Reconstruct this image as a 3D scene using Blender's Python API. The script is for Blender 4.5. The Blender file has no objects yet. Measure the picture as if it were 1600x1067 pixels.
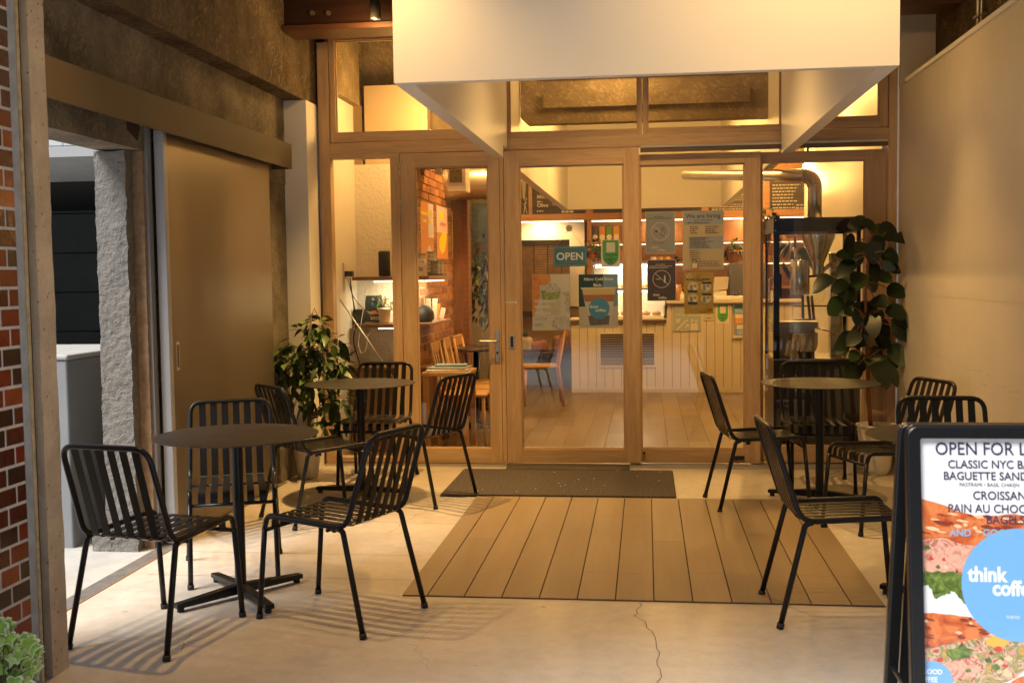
import bpy, bmesh, math, random
from mathutils import Vector, Matrix
from math import radians as R, sin, cos, pi
random.seed(11)
S = bpy.context.scene
COL = S.collection

# ------------------------------------------------------------------ camera, world, sun, exposure
F, CX, CY, CAMH = 1707.0, 800.0, 533.5, 1.48          # focal length and centre in pixels of the 1600 px photograph
YAW, PITCH, ROLL = .122426, .060657, -.013499
_fw = Vector((-sin(YAW)*cos(PITCH), cos(YAW)*cos(PITCH), -sin(PITCH)))
_r0 = Vector((cos(YAW), sin(YAW), 0)); _u0 = _r0.cross(_fw)
_r = cos(ROLL)*_r0 + sin(ROLL)*_u0; _u = -sin(ROLL)*_r0 + cos(ROLL)*_u0
cam = bpy.data.cameras.new('camera'); cam.sensor_width = 36; cam.lens = F/1600*36
cam.clip_start = .05; cam.clip_end = 500
cam.dof.use_dof = True; cam.dof.focus_distance = 6.8; cam.dof.aperture_fstop = 6.0
co = bpy.data.objects.new('camera', cam); COL.objects.link(co)
co.matrix_world = Matrix(((_r.x, _u.x, -_fw.x, 0), (_r.y, _u.y, -_fw.y, 0), (_r.z, _u.z, -_fw.z, CAMH), (0, 0, 0, 1)))
S.camera = co

SUN_EL, SUN_AZ = R(54), R(226)
w = bpy.data.worlds.new('World'); S.world = w; w.use_nodes = True
nt = w.node_tree; sky = nt.nodes.new('ShaderNodeTexSky'); sky.sky_type = 'NISHITA'; sky.sun_disc = False
sky.sun_elevation = SUN_EL; sky.sun_rotation = SUN_AZ; sky.air_density = 1.0; sky.dust_density = 2.5
bg = nt.nodes['Background']; bg.inputs['Strength'].default_value = .15
nt.links.new(sky.outputs[0], bg.inputs[0])
sun = bpy.data.lights.new('sun', 'SUN'); sun.energy = 5.0; sun.angle = R(30); sun.color = (1, .97, .92)
so = bpy.data.objects.new('sun', sun); COL.objects.link(so)
_sd = Vector((sin(SUN_AZ)*cos(SUN_EL), cos(SUN_AZ)*cos(SUN_EL), sin(SUN_EL)))   # towards the sun
so.rotation_euler = _sd.to_track_quat('Z', 'Y').to_euler()
S.view_settings.view_transform = 'Standard'; S.view_settings.look = 'None'
S.view_settings.exposure = .38; S.view_settings.gamma = 1; S.view_settings.use_curve_mapping = False
S.render.engine = 'CYCLES'
cy = S.cycles; cy.use_denoising = True; cy.max_bounces = 9; cy.diffuse_bounces = 4; cy.glossy_bounces = 4
cy.transparent_max_bounces = 16; cy.transmission_bounces = 6; cy.caustics_reflective = False; cy.caustics_refractive = False
cy.sample_clamp_indirect = 4; cy.sample_clamp_direct = 0
cy.use_adaptive_sampling = False; cy.denoising_prefilter = 'ACCURATE'

def ray(x, y): return _fw + _r*((x-CX)/F) + _u*((CY-y)/F)
def at(x, y, Y):                                        # the point of the plane at depth Y that the photo shows at (x, y)
    d = ray(x, y); t = Y/d.y; return Vector((t*d.x, Y, CAMH+t*d.z))

# ------------------------------------------------------------------ materials
MC = {}
def base(name):
    m = bpy.data.materials.new(name); m.use_nodes = True
    return m, m.node_tree, m.node_tree.nodes['Principled BSDF']
def _n(nt, t, **k):
    n = nt.nodes.new(t)
    for a, v in k.items():
        if a in n.inputs: n.inputs[a].default_value = v
        else: setattr(n, a, v)
    return n
def _coord(nt, scale=(1, 1, 1), rot=(0, 0, 0)):
    tc = nt.nodes.new('ShaderNodeTexCoord'); mp = nt.nodes.new('ShaderNodeMapping')
    mp.inputs['Scale'].default_value = scale; mp.inputs['Rotation'].default_value = rot
    nt.links.new(tc.outputs['Object'], mp.inputs[0]); return mp
def mat(name, c, rough=.5, metal=0., var=0., vs=6., bump=0., bs=40., coat=0., spec=.5, rvar=0., stretch=(1, 1, 1)):
    if name in MC: return MC[name]
    m, nt, p = base(name); L = nt.links.new
    p.inputs['Base Color'].default_value = (*c, 1); p.inputs['Roughness'].default_value = rough
    p.inputs['Metallic'].default_value = metal; p.inputs['Coat Weight'].default_value = coat
    p.inputs['Specular IOR Level'].default_value = spec
    if var or rvar:
        mp = _coord(nt, stretch); no = _n(nt, 'ShaderNodeTexNoise', Scale=vs, Detail=8., Roughness=.62); L(mp.outputs[0], no.inputs[0])
        if var:
            cr = nt.nodes.new('ShaderNodeValToRGB'); e = cr.color_ramp.elements
            e[0].position = .28; e[1].position = .72
            e[0].color = (*[max(0, v*(1-var)) for v in c], 1); e[1].color = (*[min(1, v*(1+var)) for v in c], 1)
            L(no.outputs[0], cr.inputs[0]); L(cr.outputs[0], p.inputs['Base Color'])
        if rvar:
            mr = _n(nt, 'ShaderNodeMapRange'); mr.inputs[1].default_value = .3; mr.inputs[2].default_value = .7
            mr.inputs[3].default_value = rough-rvar; mr.inputs[4].default_value = rough+rvar
            L(no.outputs[0], mr.inputs[0]); L(mr.outputs[0], p.inputs['Roughness'])
    if bump:
        mp = _coord(nt); nb = _n(nt, 'ShaderNodeTexNoise', Scale=bs, Detail=6., Roughness=.6); L(mp.outputs[0], nb.inputs[0])
        b = _n(nt, 'ShaderNodeBump', Strength=bump, Distance=.01); L(nb.outputs[0], b.inputs['Height']); L(b.outputs[0], p.inputs['Normal'])
    MC[name] = m; return m
def wood(name, c1, c2, axis='z', rough=.45, ring=9., fine=.35):
    if name in MC: return MC[name]
    m, nt, p = base(name); L = nt.links.new
    sc = {'x': (.5, 7, 7), 'y': (7, .5, 7), 'z': (7, 7, .5)}[axis]
    mp = _coord(nt, sc); n1 = _n(nt, 'ShaderNodeTexNoise', Scale=ring*.35, Detail=5., Roughness=.65, Distortion=.8); L(mp.outputs[0], n1.inputs[0])
    mp2 = _coord(nt, tuple(v*7 for v in sc)); n2 = _n(nt, 'ShaderNodeTexNoise', Scale=2.2, Detail=3.); L(mp2.outputs[0], n2.inputs[0])
    mx = _n(nt, 'ShaderNodeMath', operation='MULTIPLY_ADD'); mx.inputs[1].default_value = fine; L(n2.outputs[0], mx.inputs[0]); L(n1.outputs[0], mx.inputs[2])
    cr = nt.nodes.new('ShaderNodeValToRGB'); e = cr.color_ramp.elements
    e[0].position = .38+fine*.3; e[0].color = (*c1, 1); e[1].position = .66+fine*.5; e[1].color = (*c2, 1)
    L(mx.outputs[0], cr.inputs[0]); L(cr.outputs[0], p.inputs['Base Color']); p.inputs['Roughness'].default_value = rough
    b = _n(nt, 'ShaderNodeBump', Strength=.12, Distance=.004); L(mx.outputs[0], b.inputs['Height']); L(b.outputs[0], p.inputs['Normal'])
    MC[name] = m; return m
def emit(name, c, s):
    if name in MC: return MC[name]
    m, nt, p = base(name); p.inputs['Base Color'].default_value = (*c, 1)
    p.inputs['Emission Color'].default_value = (*c, 1); p.inputs['Emission Strength'].default_value = s
    MC[name] = m; return m
def glass(name, tint=(.97, .98, .97), f0=.045, rough=0.):
    if name in MC: return MC[name]
    m = bpy.data.materials.new(name); m.use_nodes = True; nt = m.node_tree; nt.nodes.clear(); L = nt.links.new
    out = nt.nodes.new('ShaderNodeOutputMaterial'); mix = nt.nodes.new('ShaderNodeMixShader')
    tr = nt.nodes.new('ShaderNodeBsdfTransparent'); tr.inputs[0].default_value = (*tint, 1)
    gl = nt.nodes.new('ShaderNodeBsdfGlossy'); gl.inputs['Roughness'].default_value = rough
    lw = nt.nodes.new('ShaderNodeLayerWeight'); lw.inputs[0].default_value = .5
    pw = _n(nt, 'ShaderNodeMath', operation='POWER'); pw.inputs[1].default_value = 5.; L(lw.outputs['Facing'], pw.inputs[0])
    ma = _n(nt, 'ShaderNodeMath', operation='MULTIPLY_ADD'); ma.inputs[1].default_value = 1-f0; ma.inputs[2].default_value = f0
    L(pw.outputs[0], ma.inputs[0]); L(ma.outputs[0], mix.inputs[0]); L(tr.outputs[0], mix.inputs[1]); L(gl.outputs[0], mix.inputs[2]); L(mix.outputs[0], out.inputs[0])
    MC[name] = m; return m
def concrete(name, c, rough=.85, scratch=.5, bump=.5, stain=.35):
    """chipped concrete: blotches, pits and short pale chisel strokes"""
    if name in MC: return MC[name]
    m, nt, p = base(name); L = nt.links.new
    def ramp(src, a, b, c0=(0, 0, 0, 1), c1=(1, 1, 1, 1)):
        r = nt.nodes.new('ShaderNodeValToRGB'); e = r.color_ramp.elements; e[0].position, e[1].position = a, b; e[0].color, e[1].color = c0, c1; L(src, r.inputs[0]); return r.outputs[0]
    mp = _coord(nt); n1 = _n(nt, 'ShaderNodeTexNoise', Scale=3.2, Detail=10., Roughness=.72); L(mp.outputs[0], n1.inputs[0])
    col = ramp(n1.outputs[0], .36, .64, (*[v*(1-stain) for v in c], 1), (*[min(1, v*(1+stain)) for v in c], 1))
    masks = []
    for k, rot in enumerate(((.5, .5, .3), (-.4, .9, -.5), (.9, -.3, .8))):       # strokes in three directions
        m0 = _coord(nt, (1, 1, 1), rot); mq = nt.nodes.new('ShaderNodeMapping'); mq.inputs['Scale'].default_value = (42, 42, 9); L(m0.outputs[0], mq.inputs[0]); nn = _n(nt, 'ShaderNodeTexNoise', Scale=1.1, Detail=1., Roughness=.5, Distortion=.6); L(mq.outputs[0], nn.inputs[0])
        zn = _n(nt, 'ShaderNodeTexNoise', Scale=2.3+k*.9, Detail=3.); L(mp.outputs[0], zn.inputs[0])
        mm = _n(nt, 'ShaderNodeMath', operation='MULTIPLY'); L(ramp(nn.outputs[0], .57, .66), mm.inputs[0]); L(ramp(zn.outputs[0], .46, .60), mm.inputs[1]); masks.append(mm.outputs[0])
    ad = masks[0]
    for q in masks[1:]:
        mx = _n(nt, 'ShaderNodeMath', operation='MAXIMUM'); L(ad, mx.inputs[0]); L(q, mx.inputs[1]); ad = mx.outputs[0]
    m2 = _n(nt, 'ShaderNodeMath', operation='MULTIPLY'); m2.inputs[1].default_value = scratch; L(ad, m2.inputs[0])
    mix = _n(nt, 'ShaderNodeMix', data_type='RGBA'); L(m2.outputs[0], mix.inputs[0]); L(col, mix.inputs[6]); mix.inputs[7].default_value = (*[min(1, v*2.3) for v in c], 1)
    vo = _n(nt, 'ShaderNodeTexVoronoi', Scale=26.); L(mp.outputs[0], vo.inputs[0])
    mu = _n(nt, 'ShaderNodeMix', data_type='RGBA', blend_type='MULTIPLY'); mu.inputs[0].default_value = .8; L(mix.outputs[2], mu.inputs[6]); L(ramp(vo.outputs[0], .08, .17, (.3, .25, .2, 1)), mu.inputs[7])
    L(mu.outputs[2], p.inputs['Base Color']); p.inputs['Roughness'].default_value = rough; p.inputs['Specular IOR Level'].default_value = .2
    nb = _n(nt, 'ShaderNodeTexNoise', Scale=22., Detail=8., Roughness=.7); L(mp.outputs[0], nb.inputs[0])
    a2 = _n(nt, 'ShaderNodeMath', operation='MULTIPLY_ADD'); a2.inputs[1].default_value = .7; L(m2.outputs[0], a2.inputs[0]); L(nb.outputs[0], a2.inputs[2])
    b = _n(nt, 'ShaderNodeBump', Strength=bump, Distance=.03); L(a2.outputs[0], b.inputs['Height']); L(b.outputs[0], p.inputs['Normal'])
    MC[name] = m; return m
def floor_mat():
    m, nt, p = base('trowelled concrete'); L = nt.links.new
    mp = _coord(nt); n1 = _n(nt, 'ShaderNodeTexNoise', Scale=.9, Detail=10., Roughness=.62); L(mp.outputs[0], n1.inputs[0])
    cr = nt.nodes.new('ShaderNodeValToRGB'); e = cr.color_ramp.elements; e[0].position = .3; e[1].position = .7
    e[0].color = (.42, .37, .305, 1); e[1].color = (.62, .56, .48, 1); L(n1.outputs[0], cr.inputs[0])
    n2 = _n(nt, 'ShaderNodeTexNoise', Scale=14., Detail=6., Roughness=.7); L(mp.outputs[0], n2.inputs[0])
    c2 = nt.nodes.new('ShaderNodeValToRGB'); c2.color_ramp.elements[0].position = .32; c2.color_ramp.elements[0].color = (.86, .84, .8, 1); c2.color_ramp.elements[1].position = .6; L(n2.outputs[0], c2.inputs[0])
    mu = _n(nt, 'ShaderNodeMix', data_type='RGBA', blend_type='MULTIPLY'); mu.inputs[0].default_value = 1.; L(cr.outputs[0], mu.inputs[6]); L(c2.outputs[0], mu.inputs[7])
    # spots and drips
    vo = _n(nt, 'ShaderNodeTexVoronoi', Scale=3.1, Randomness=1.); n4 = _n(nt, 'ShaderNodeTexNoise', Scale=30., Detail=2.); L(mp.outputs[0], n4.inputs[0])
    va = nt.nodes.new('ShaderNodeVectorMath'); va.operation = 'MULTIPLY_ADD'; va.inputs[1].default_value = (.05, .05, 0); L(n4.outputs['Color'], va.inputs[0]); L(mp.outputs[0], va.inputs[2]); L(va.outputs[0], vo.inputs[0])
    vr = nt.nodes.new('ShaderNodeValToRGB'); vr.color_ramp.elements[0].position = .025; vr.color_ramp.elements[0].color = (.5, .42, .36, 1); vr.color_ramp.elements[1].position = .055; L(vo.outputs[0], vr.inputs[0])
    m3 = _n(nt, 'ShaderNodeMix', data_type='RGBA', blend_type='MULTIPLY'); m3.inputs[0].default_value = .7; L(mu.outputs[2], m3.inputs[6]); L(vr.outputs[0], m3.inputs[7])
    L(m3.outputs[2], p.inputs['Base Color'])
    mr = _n(nt, 'ShaderNodeMapRange'); mr.inputs[1].default_value = .3; mr.inputs[2].default_value = .7; mr.inputs[3].default_value = .30; mr.inputs[4].default_value = .5
    L(n1.outputs[0], mr.inputs[0]); L(mr.outputs[0], p.inputs['Roughness'])
    b = _n(nt, 'ShaderNodeBump', Strength=.12, Distance=.004); L(n2.outputs[0], b.inputs['Height']); L(b.outputs[0], p.inputs['Normal'])
    return m
FLOOR = floor_mat()
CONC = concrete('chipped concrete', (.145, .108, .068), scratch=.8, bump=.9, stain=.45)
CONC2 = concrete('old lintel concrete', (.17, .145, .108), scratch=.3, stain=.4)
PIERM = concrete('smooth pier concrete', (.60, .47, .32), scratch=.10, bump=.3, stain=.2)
PLASTER = mat('cream plaster', (.66, .60, .50), .66, var=.07, vs=1.1, bump=.10, bs=45, spec=.3)
WHITE = mat('white painted board', (.80, .77, .71), .55, var=.02, vs=2)
WHITEIN = mat('white interior paint', (.80, .77, .70), .5, var=.02, vs=2)
STUCCO = mat('knockdown stucco', (.72, .68, .60), .6, bump=1.0, bs=38)
ROUGHST = mat('rough grey render', (.19, .18, .165), .92, var=.22, vs=30, bump=1.0, bs=110, spec=.15)
STEEL = mat('brushed door steel', (.21, .175, .135), .44, metal=.7, var=.05, vs=3, rvar=.05)
STEELH = mat('painted header steel', (.092, .070, .048), .6, metal=0, var=.06, vs=4, spec=.12)
BLUEST = mat('grey door edge', (.36, .37, .40), .5, metal=.2, var=.06)
PINE = wood('pine frame upright', (.47, .30, .155), (.63, .425, .235), 'z')
PINEX = wood('pine frame level', (.47, .30, .155), (.63, .425, .235), 'x')
DARKB = wood('dark stained beam', (.026, .010, .006), (.05, .019, .009), 'x', rough=.4)
ORANGEW = wood('orange shelf wood', (.32, .15, .055), (.45, .22, .085), 'x')
CHAIRW = wood('honey chair wood', (.40, .20, .06), (.55, .30, .10), 'z')
TABLEW = wood('honey table wood', (.40, .20, .06), (.55, .30, .10), 'x')
SHELFW = wood('brown shelf wood', (.16, .075, .035), (.24, .12, .055), 'x')
BLACK = mat('black powder coat', (.008, .008, .0085), .32, var=.12, vs=3, bump=.03, bs=400, spec=.3)
BLACKT = mat('table top lacquer', (.024, .021, .019), .45, var=.25, vs=5, rvar=.06, spec=.35)
RUBBER = mat('black rubber', (.012, .012, .012), .7)
INOX = mat('stainless steel', (.62, .58, .52), .22, metal=1., rvar=.06, vs=4)
GALV = mat('galvanised duct', (.5, .47, .42), .32, metal=.9, var=.12, vs=5)
ALU = mat('satin aluminium', (.62, .60, .57), .35, metal=.9)
GLASS = glass('shop glass', f0=.045)
CLEAR = glass('cabinet glass', (.98, .99, .98), .05)
PAPERW = mat('white paper', (.74, .73, .71), .6)
DECKM = wood('composite deck board', (.222, .162, .104), (.250, .185, .122), 'y', rough=.55, ring=5, fine=.2)
MATM = mat('speckled door mat', (.075, .060, .054), .95, var=.85, vs=60, bump=1.0, bs=120)
LEAFD = mat('dark green leaf', (.030, .062, .016), .42, var=.3, vs=9)
LEAFM = mat('green leaf', (.060, .115, .022), .42, var=.3, vs=9)
LEAFK = mat('deep green leaf', (.010, .022, .007), .35, var=.4, vs=6)
LEAFL = mat('light green leaf', (.13, .20, .035), .45, var=.25, vs=9)
BARK = mat('pale bark', (.16, .10, .055), .8, var=.35, vs=25, bump=.4, bs=60)
SOIL = mat('potting soil', (.05, .032, .02), .95, bump=.8, bs=70)

# ------------------------------------------------------------------ mesh builder
class MB:
    def __init__(s, m=None): s.v = []; s.f = []; s.fm = []; s.sm = []; s.mats = []; s.cur = 0; s.uv = None; s.M = None; s.use(m) if m else None
    def use(s, m):
        if m not in s.mats: s.mats.append(m)
        s.cur = s.mats.index(m); return s
    def vert(s, p):
        p = Vector(p)
        if s.M is not None: p = s.M @ p
        s.v.append(p); return len(s.v)-1
    def face(s, idx, smooth=False): s.f.append(tuple(idx)); s.fm.append(s.cur); s.sm.append(smooth); return s
    def poly(s, pts, smooth=False): return s.face([s.vert(p) for p in pts], smooth)
    def box(s, x0, x1, y0, y1, z0, z1):
        x0, x1 = min(x0, x1), max(x0, x1); y0, y1 = min(y0, y1), max(y0, y1); z0, z1 = min(z0, z1), max(z0, z1)
        i = [s.vert((x, y, z)) for z in (z0, z1) for y in (y0, y1) for x in (x0, x1)]
        for q in ((0, 2, 3, 1), (4, 5, 7, 6), (0, 1, 5, 4), (2, 6, 7, 3), (0, 4, 6, 2), (1, 3, 7, 5)): s.face([i[k] for k in q])
        return s
    def tube(s, pts, r, n=10, cap=True, flat=None):
        pts = [Vector(p) for p in pts]; k = len(pts); rr = r if isinstance(r, (list, tuple)) else [r]*k
        t = [(pts[min(i+1, k-1)]-pts[max(i-1, 0)]).normalized() for i in range(k)]
        up = Vector((0, 0, 1)) if abs(t[0].z) < .9 else Vector((1, 0, 0))
        a = t[0].cross(up).normalized(); rings = []
        for i in range(k):
            a = (a - t[i]*a.dot(t[i])).normalized(); b = t[i].cross(a)
            rings.append([s.vert(pts[i]+(a*cos(2*pi*j/n)+b*sin(2*pi*j/n))*rr[i]) for j in range(n)])
        for i in range(k-1):
            for j in range(n):
                s.face((rings[i][j], rings[i+1][j], rings[i+1][(j+1) % n], rings[i][(j+1) % n]), True)
        if cap: s.face(rings[0]); s.face(rings[-1][::-1])
        return s
    def lathe(s, prof, c=(0, 0, 0), n=24, smooth=True, cap=True):
        rings = []
        for r, z in prof: rings.append([s.vert((c[0]+r*cos(2*pi*j/n), c[1]+r*sin(2*pi*j/n), c[2]+z)) for j in range(n)])
        for i in range(len(prof)-1):
            for j in range(n): s.face((rings[i][j], rings[i][(j+1) % n], rings[i+1][(j+1) % n], rings[i+1][j]), smooth)
        if cap: s.face(rings[0][::-1]); s.face(rings[-1])
        return s
    def prism(s, pts, d):                                # polygon pts swept by the vector d
        d = Vector(d); a = [s.vert(p) for p in pts]; b = [s.vert(Vector(p)+d) for p in pts]; n = len(pts)
        s.face(a[::-1]); s.face(b)
        for i in range(n): s.face((a[i], a[(i+1) % n], b[(i+1) % n], b[i]))
        return s
    def strip(s, path, w, th, axis):                     # flat bar along a path, width w along axis, thickness th
        path = [Vector(p) for p in path]; ax = Vector(axis).normalized(); k = len(path); rings = []
        for i in range(k):
            t = (path[min(i+1, k-1)]-path[max(i-1, 0)]).normalized(); nn = ax.cross(t).normalized()
            rings.append([s.vert(path[i]+ax*(a*w/2)+nn*(b*th/2)) for a, b in ((-1, -1), (1, -1), (1, 1), (-1, 1))])
        for i in range(k-1):
            for j in range(4): s.face((rings[i][j], rings[i][(j+1) % 4], rings[i+1][(j+1) % 4], rings[i+1][j]))
        s.face(rings[0][::-1]); s.face(rings[-1]); return s
    def disc(s, c, r, y, n=28, a0=0., a1=2*pi, rz=None):  # flat disc in a plane of constant y
        return s.poly([(c[0]+r*cos(a0+(a1-a0)*i/n), y, c[1]+(rz or r)*sin(a0+(a1-a0)*i/n)) for i in range(n if a1-a0 > 6.2 else n+1)])
    def ring(s, c, r, wd, y, n=32):
        for i in range(n):
            a, b = 2*pi*i/n, 2*pi*(i+1)/n
            s.poly([(c[0]+q*cos(t), y, c[1]+q*sin(t)) for q, t in ((r-wd/2, a), (r+wd/2, a), (r+wd/2, b), (r-wd/2, b))])
        return s
    def line(s, p, q, wd, y):                            # drawn stroke in a plane of constant y
        p = Vector((p[0], p[1])); q = Vector((q[0], q[1])); d = (q-p).normalized(); nrm = Vector((-d.y, d.x))*wd/2
        return s.poly([(a.x, y, a.y) for a in (p-nrm, q-nrm, q+nrm, p+nrm)])
    def text(s, st, x, z, size, y, align='LEFT', bold=0., sx=1.):
        for vs, fs in [text_mesh(st, bold, align)]:
            o = len(s.v)
            for v in vs: s.vert((x+v[0]*size*sx, y, z+v[1]*size))
            for f in fs: s.face([o+i for i in f])
        return s
    def build(s, name, parent=None, bevel=0., seg=2, world=True, m=None):
        me = bpy.data.meshes.new(name); me.from_pydata([tuple(v) for v in s.v], [], s.f)
        for mm in s.mats: me.materials.append(mm)
        me.polygons.foreach_set('material_index', s.fm); me.polygons.foreach_set('use_smooth', s.sm); me.update()
        o = bpy.data.objects.new(name, me); COL.objects.link(o)
        if bevel:
            b = o.modifiers.new('bevel', 'BEVEL'); b.width = bevel; b.segments = seg; b.limit_method = 'ANGLE'; b.angle_limit = R(50); b.harden_normals = False
        if parent is not None:
            o.parent = parent
            if world: o.matrix_parent_inverse = ROOTM[parent.name].inverted()
        ROOTM[o.name] = Matrix.Identity(4)
        return o
ROOTM = {}
_tc = {}
def text_mesh(st, bold, align):
    k = (st, bold, align)
    if k in _tc: return _tc[k]
    cu = bpy.data.curves.new('t', 'FONT'); cu.body = st; cu.size = 1; cu.align_x = align; cu.offset = bold; cu.resolution_u = 3
    ob = bpy.data.objects.new('t', cu); COL.objects.link(ob)
    dg = bpy.context.evaluated_depsgraph_get(); me = bpy.data.meshes.new_from_object(ob.evaluated_get(dg))
    r = ([tuple(v.co) for v in me.vertices], [tuple(p.vertices) for p in me.polygons])
    bpy.data.objects.remove(ob); bpy.data.curves.remove(cu); bpy.data.meshes.remove(me)
    _tc[k] = r; return r
def fillet(pts, rad, n=6):
    pts = [Vector(p) for p in pts]; out = [pts[0]]
    for i in range(1, len(pts)-1):
        p, a, b = pts[i], pts[i-1], pts[i+1]
        r = rad[i] if isinstance(rad, (list, tuple)) else rad
        r = min(r, (a-p).length*.48, (b-p).length*.48)
        s, e = p+(a-p).normalized()*r, p+(b-p).normalized()*r
        for j in range(n+1):
            t = j/n; out.append(s*(1-t)**2+p*2*t*(1-t)+e*t*t)
    out.append(pts[-1]); return out
def thing(name, label, cat, loc=(0, 0, 0), rz=0., group=None):
    o = bpy.data.objects.new(name, None); COL.objects.link(o); o.location = loc; o.rotation_euler = (0, 0, rz); o.empty_display_size = .1
    o['label'] = label; o['category'] = cat
    if group: o['group'] = group
    ROOTM[o.name] = Matrix.Translation(loc) @ Matrix.Rotation(rz, 4, 'Z')
    return o
def tag(o, label, cat, group=None):
    o['label'] = label; o['category'] = cat
    if group: o['group'] = group
    return o
def struct(o, kind='structure'): o['kind'] = kind; return o
def copy_tree(o, parent=None):
    c = o.copy(); COL.objects.link(c); c.parent = parent
    if parent is not None: c.matrix_parent_inverse = o.matrix_parent_inverse.copy()
    for ch in list(o.children): copy_tree(ch, c)
    return c
def lamp(name, kind, loc, power, color, parent=None, target=None, angle=90, blend=.6, radius=.04):
    l = bpy.data.lights.new(name, kind); l.energy = power; l.color = color; l.shadow_soft_size = radius
    if kind == 'SPOT': l.spot_size = R(angle); l.spot_blend = blend
    o = bpy.data.objects.new(name, l); COL.objects.link(o); o.location = loc
    if target is not None: o.rotation_euler = (Vector(loc)-Vector(target)).to_track_quat('Z', 'Y').to_euler()
    if parent is not None: o.parent = parent; o.matrix_parent_inverse = ROOTM[parent.name].inverted()
    return o
WARM = (1., .59, .20)
WARMI = (1., .535, .145)

# ================================================================== SETTING
# ground outside, terrace floor, deck, alley
g = MB(mat('grey paving', (.55, .55, .545), .85, var=.2, vs=3, bump=.2)); g.box(-60, 60, -60, 60, -.30, -.05); struct(g.build('ground'))
f = MB(FLOOR); f.box(-2.70, 2.3, 2.9, 8.36, -.12, 0)
CRK = mat('floor crack', (.10, .075, .05), .9)
f.use(CRK)
def crack(pts, w):
    for (x0, y0), (x1, y1) in zip(pts, pts[1:]):
        d = Vector((x1-x0, y1-y0)).normalized(); nx, ny = -d.y*w/2, d.x*w/2
        f.poly([(x0-nx, y0-ny, .0012), (x1-nx, y1-ny, .0012), (x1+nx, y1+ny, .0012), (x0+nx, y0+ny, .0012)][::(1 if d.y < 0 else 1)])
def wander(a, b, n, amp, w):
    pts = [(a[0]+(b[0]-a[0])*i/n+random.uniform(-amp, amp), a[1]+(b[1]-a[1])*i/n+random.uniform(-amp, amp)*.5) for i in range(n+1)]; crack(pts, w)
wander((-.035, 4.87), (-.05, 4.68), 5, .012, .003); wander((-.05, 4.68), (.03, 4.45), 6, .012, .003); wander((.03, 4.45), (.055, 3.3), 26, .01, .003)
wander((-.75, 4.85), (-.95, 4.25), 12, .02, .0011); wander((-.95, 4.25), (-.8, 3.95), 8, .02, .0011)
crack([(-2.5, 5.62), (-1.2, 5.62)], .003); crack([(-2.5, 5.16), (-1.14, 5.16)], .0025); crack([(-1.7, 6.4), (-1.13, 6.36)], .003)
wander((-1.9, 4.3), (-1.85, 4.05), 7, .012, .002); wander((-2.1, 4.75), (-1.95, 4.8), 4, .02, .003)
wander((-1.35, 6.9), (-1.5, 6.1), 10, .02, .002)
struct(f.build('floor'))
d = MB(mat('dark joint', (.035, .02, .012), .9)); d.box(-1.131, 1.04, 4.893, 7.155, -.02, .003)
DKS = [wood('composite board tone '+k, tuple(v*f for v in (.222, .155, .086)), tuple(v*f for v in (.250, .178, .102)), 'y', rough=.55, ring=5, fine=.2) for k, f in (('a', .93), ('b', 1.), ('c', 1.07))]
xs = [-1.131, -1.013]
while xs[-1] < 1.0: xs.append(xs[-1]+.1735)
xs[-1] = min(xs[-1], 1.04)
for i in range(len(xs)-1):
    cuts = [4.893]+({0: [], 1: [6.0], 2: [5.35, 6.62]}[i % 3] if i % 2 else {0: [5.33, 6.6], 1: [], 2: [5.36]}[i % 3])+[7.155]
    for a, b in zip(cuts, cuts[1:]):
        d.use(DKS[(i*5+int(a*7)) % 3])
        d.box(xs[i]+(.0 if i == 0 else .0028), xs[i+1]-.0028, a+(.0006 if a > 4.9 else 0), b-(.0006 if b < 7.15 else 0), .0031, .008)
struct(d.build('deck', bevel=.0006, seg=1))
a = MB(mat('alley cement', (.36, .355, .335), .85, var=.15, vs=4, bump=.3, bs=12)); a.box(-9, -2.70, 2.0, 14, -.12, -.004); struct(a.build('alley_path'))
t = MB(mat('floor rail steel', (.30, .29, .28), .45, metal=.7, var=.3, vs=14)); t.box(-2.69, -2.60, 3.89, 7.6, -.01, .003)
t.use(mat('rail lip', (.25, .14, .07), .6)); t.box(-2.60, -2.592, 3.89, 7.6, -.01, .004)
tag(t.build('floor_track'), 'worn grey steel floor track of the sliding door at the left opening', 'floor track')
fi = MB(wood('oak parquet', (.30, .185, .075), (.44, .28, .12), 'y', rough=.33)); fi.box(-3.6, 2.6, 8.42, 18, -.12, -.03)
OAKS = [wood('oak board pale', (.17, .115, .06), (.23, .16, .085), 'y', rough=.34), wood('oak board mid', (.145, .095, .048), (.20, .135, .07), 'y', rough=.3), wood('oak board dark', (.12, .078, .038), (.175, .115, .058), 'x', rough=.36)]
x = -3.6; random.seed(4); k = 0
while x < 2.6:
    y = 8.42-random.random()*.9
    while y < 16.4:
        ln = .9; y2 = min(y+ln, 16.4)
        if y2 > 8.44:
            fi.use(random.choice(OAKS)); fi.box(x+.0012, x+.1788, max(y, 8.42)+.001, y2-.001, -.03, .004)
        y = y2
    x += .18
struct(fi.build('interior_floor'))

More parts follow.
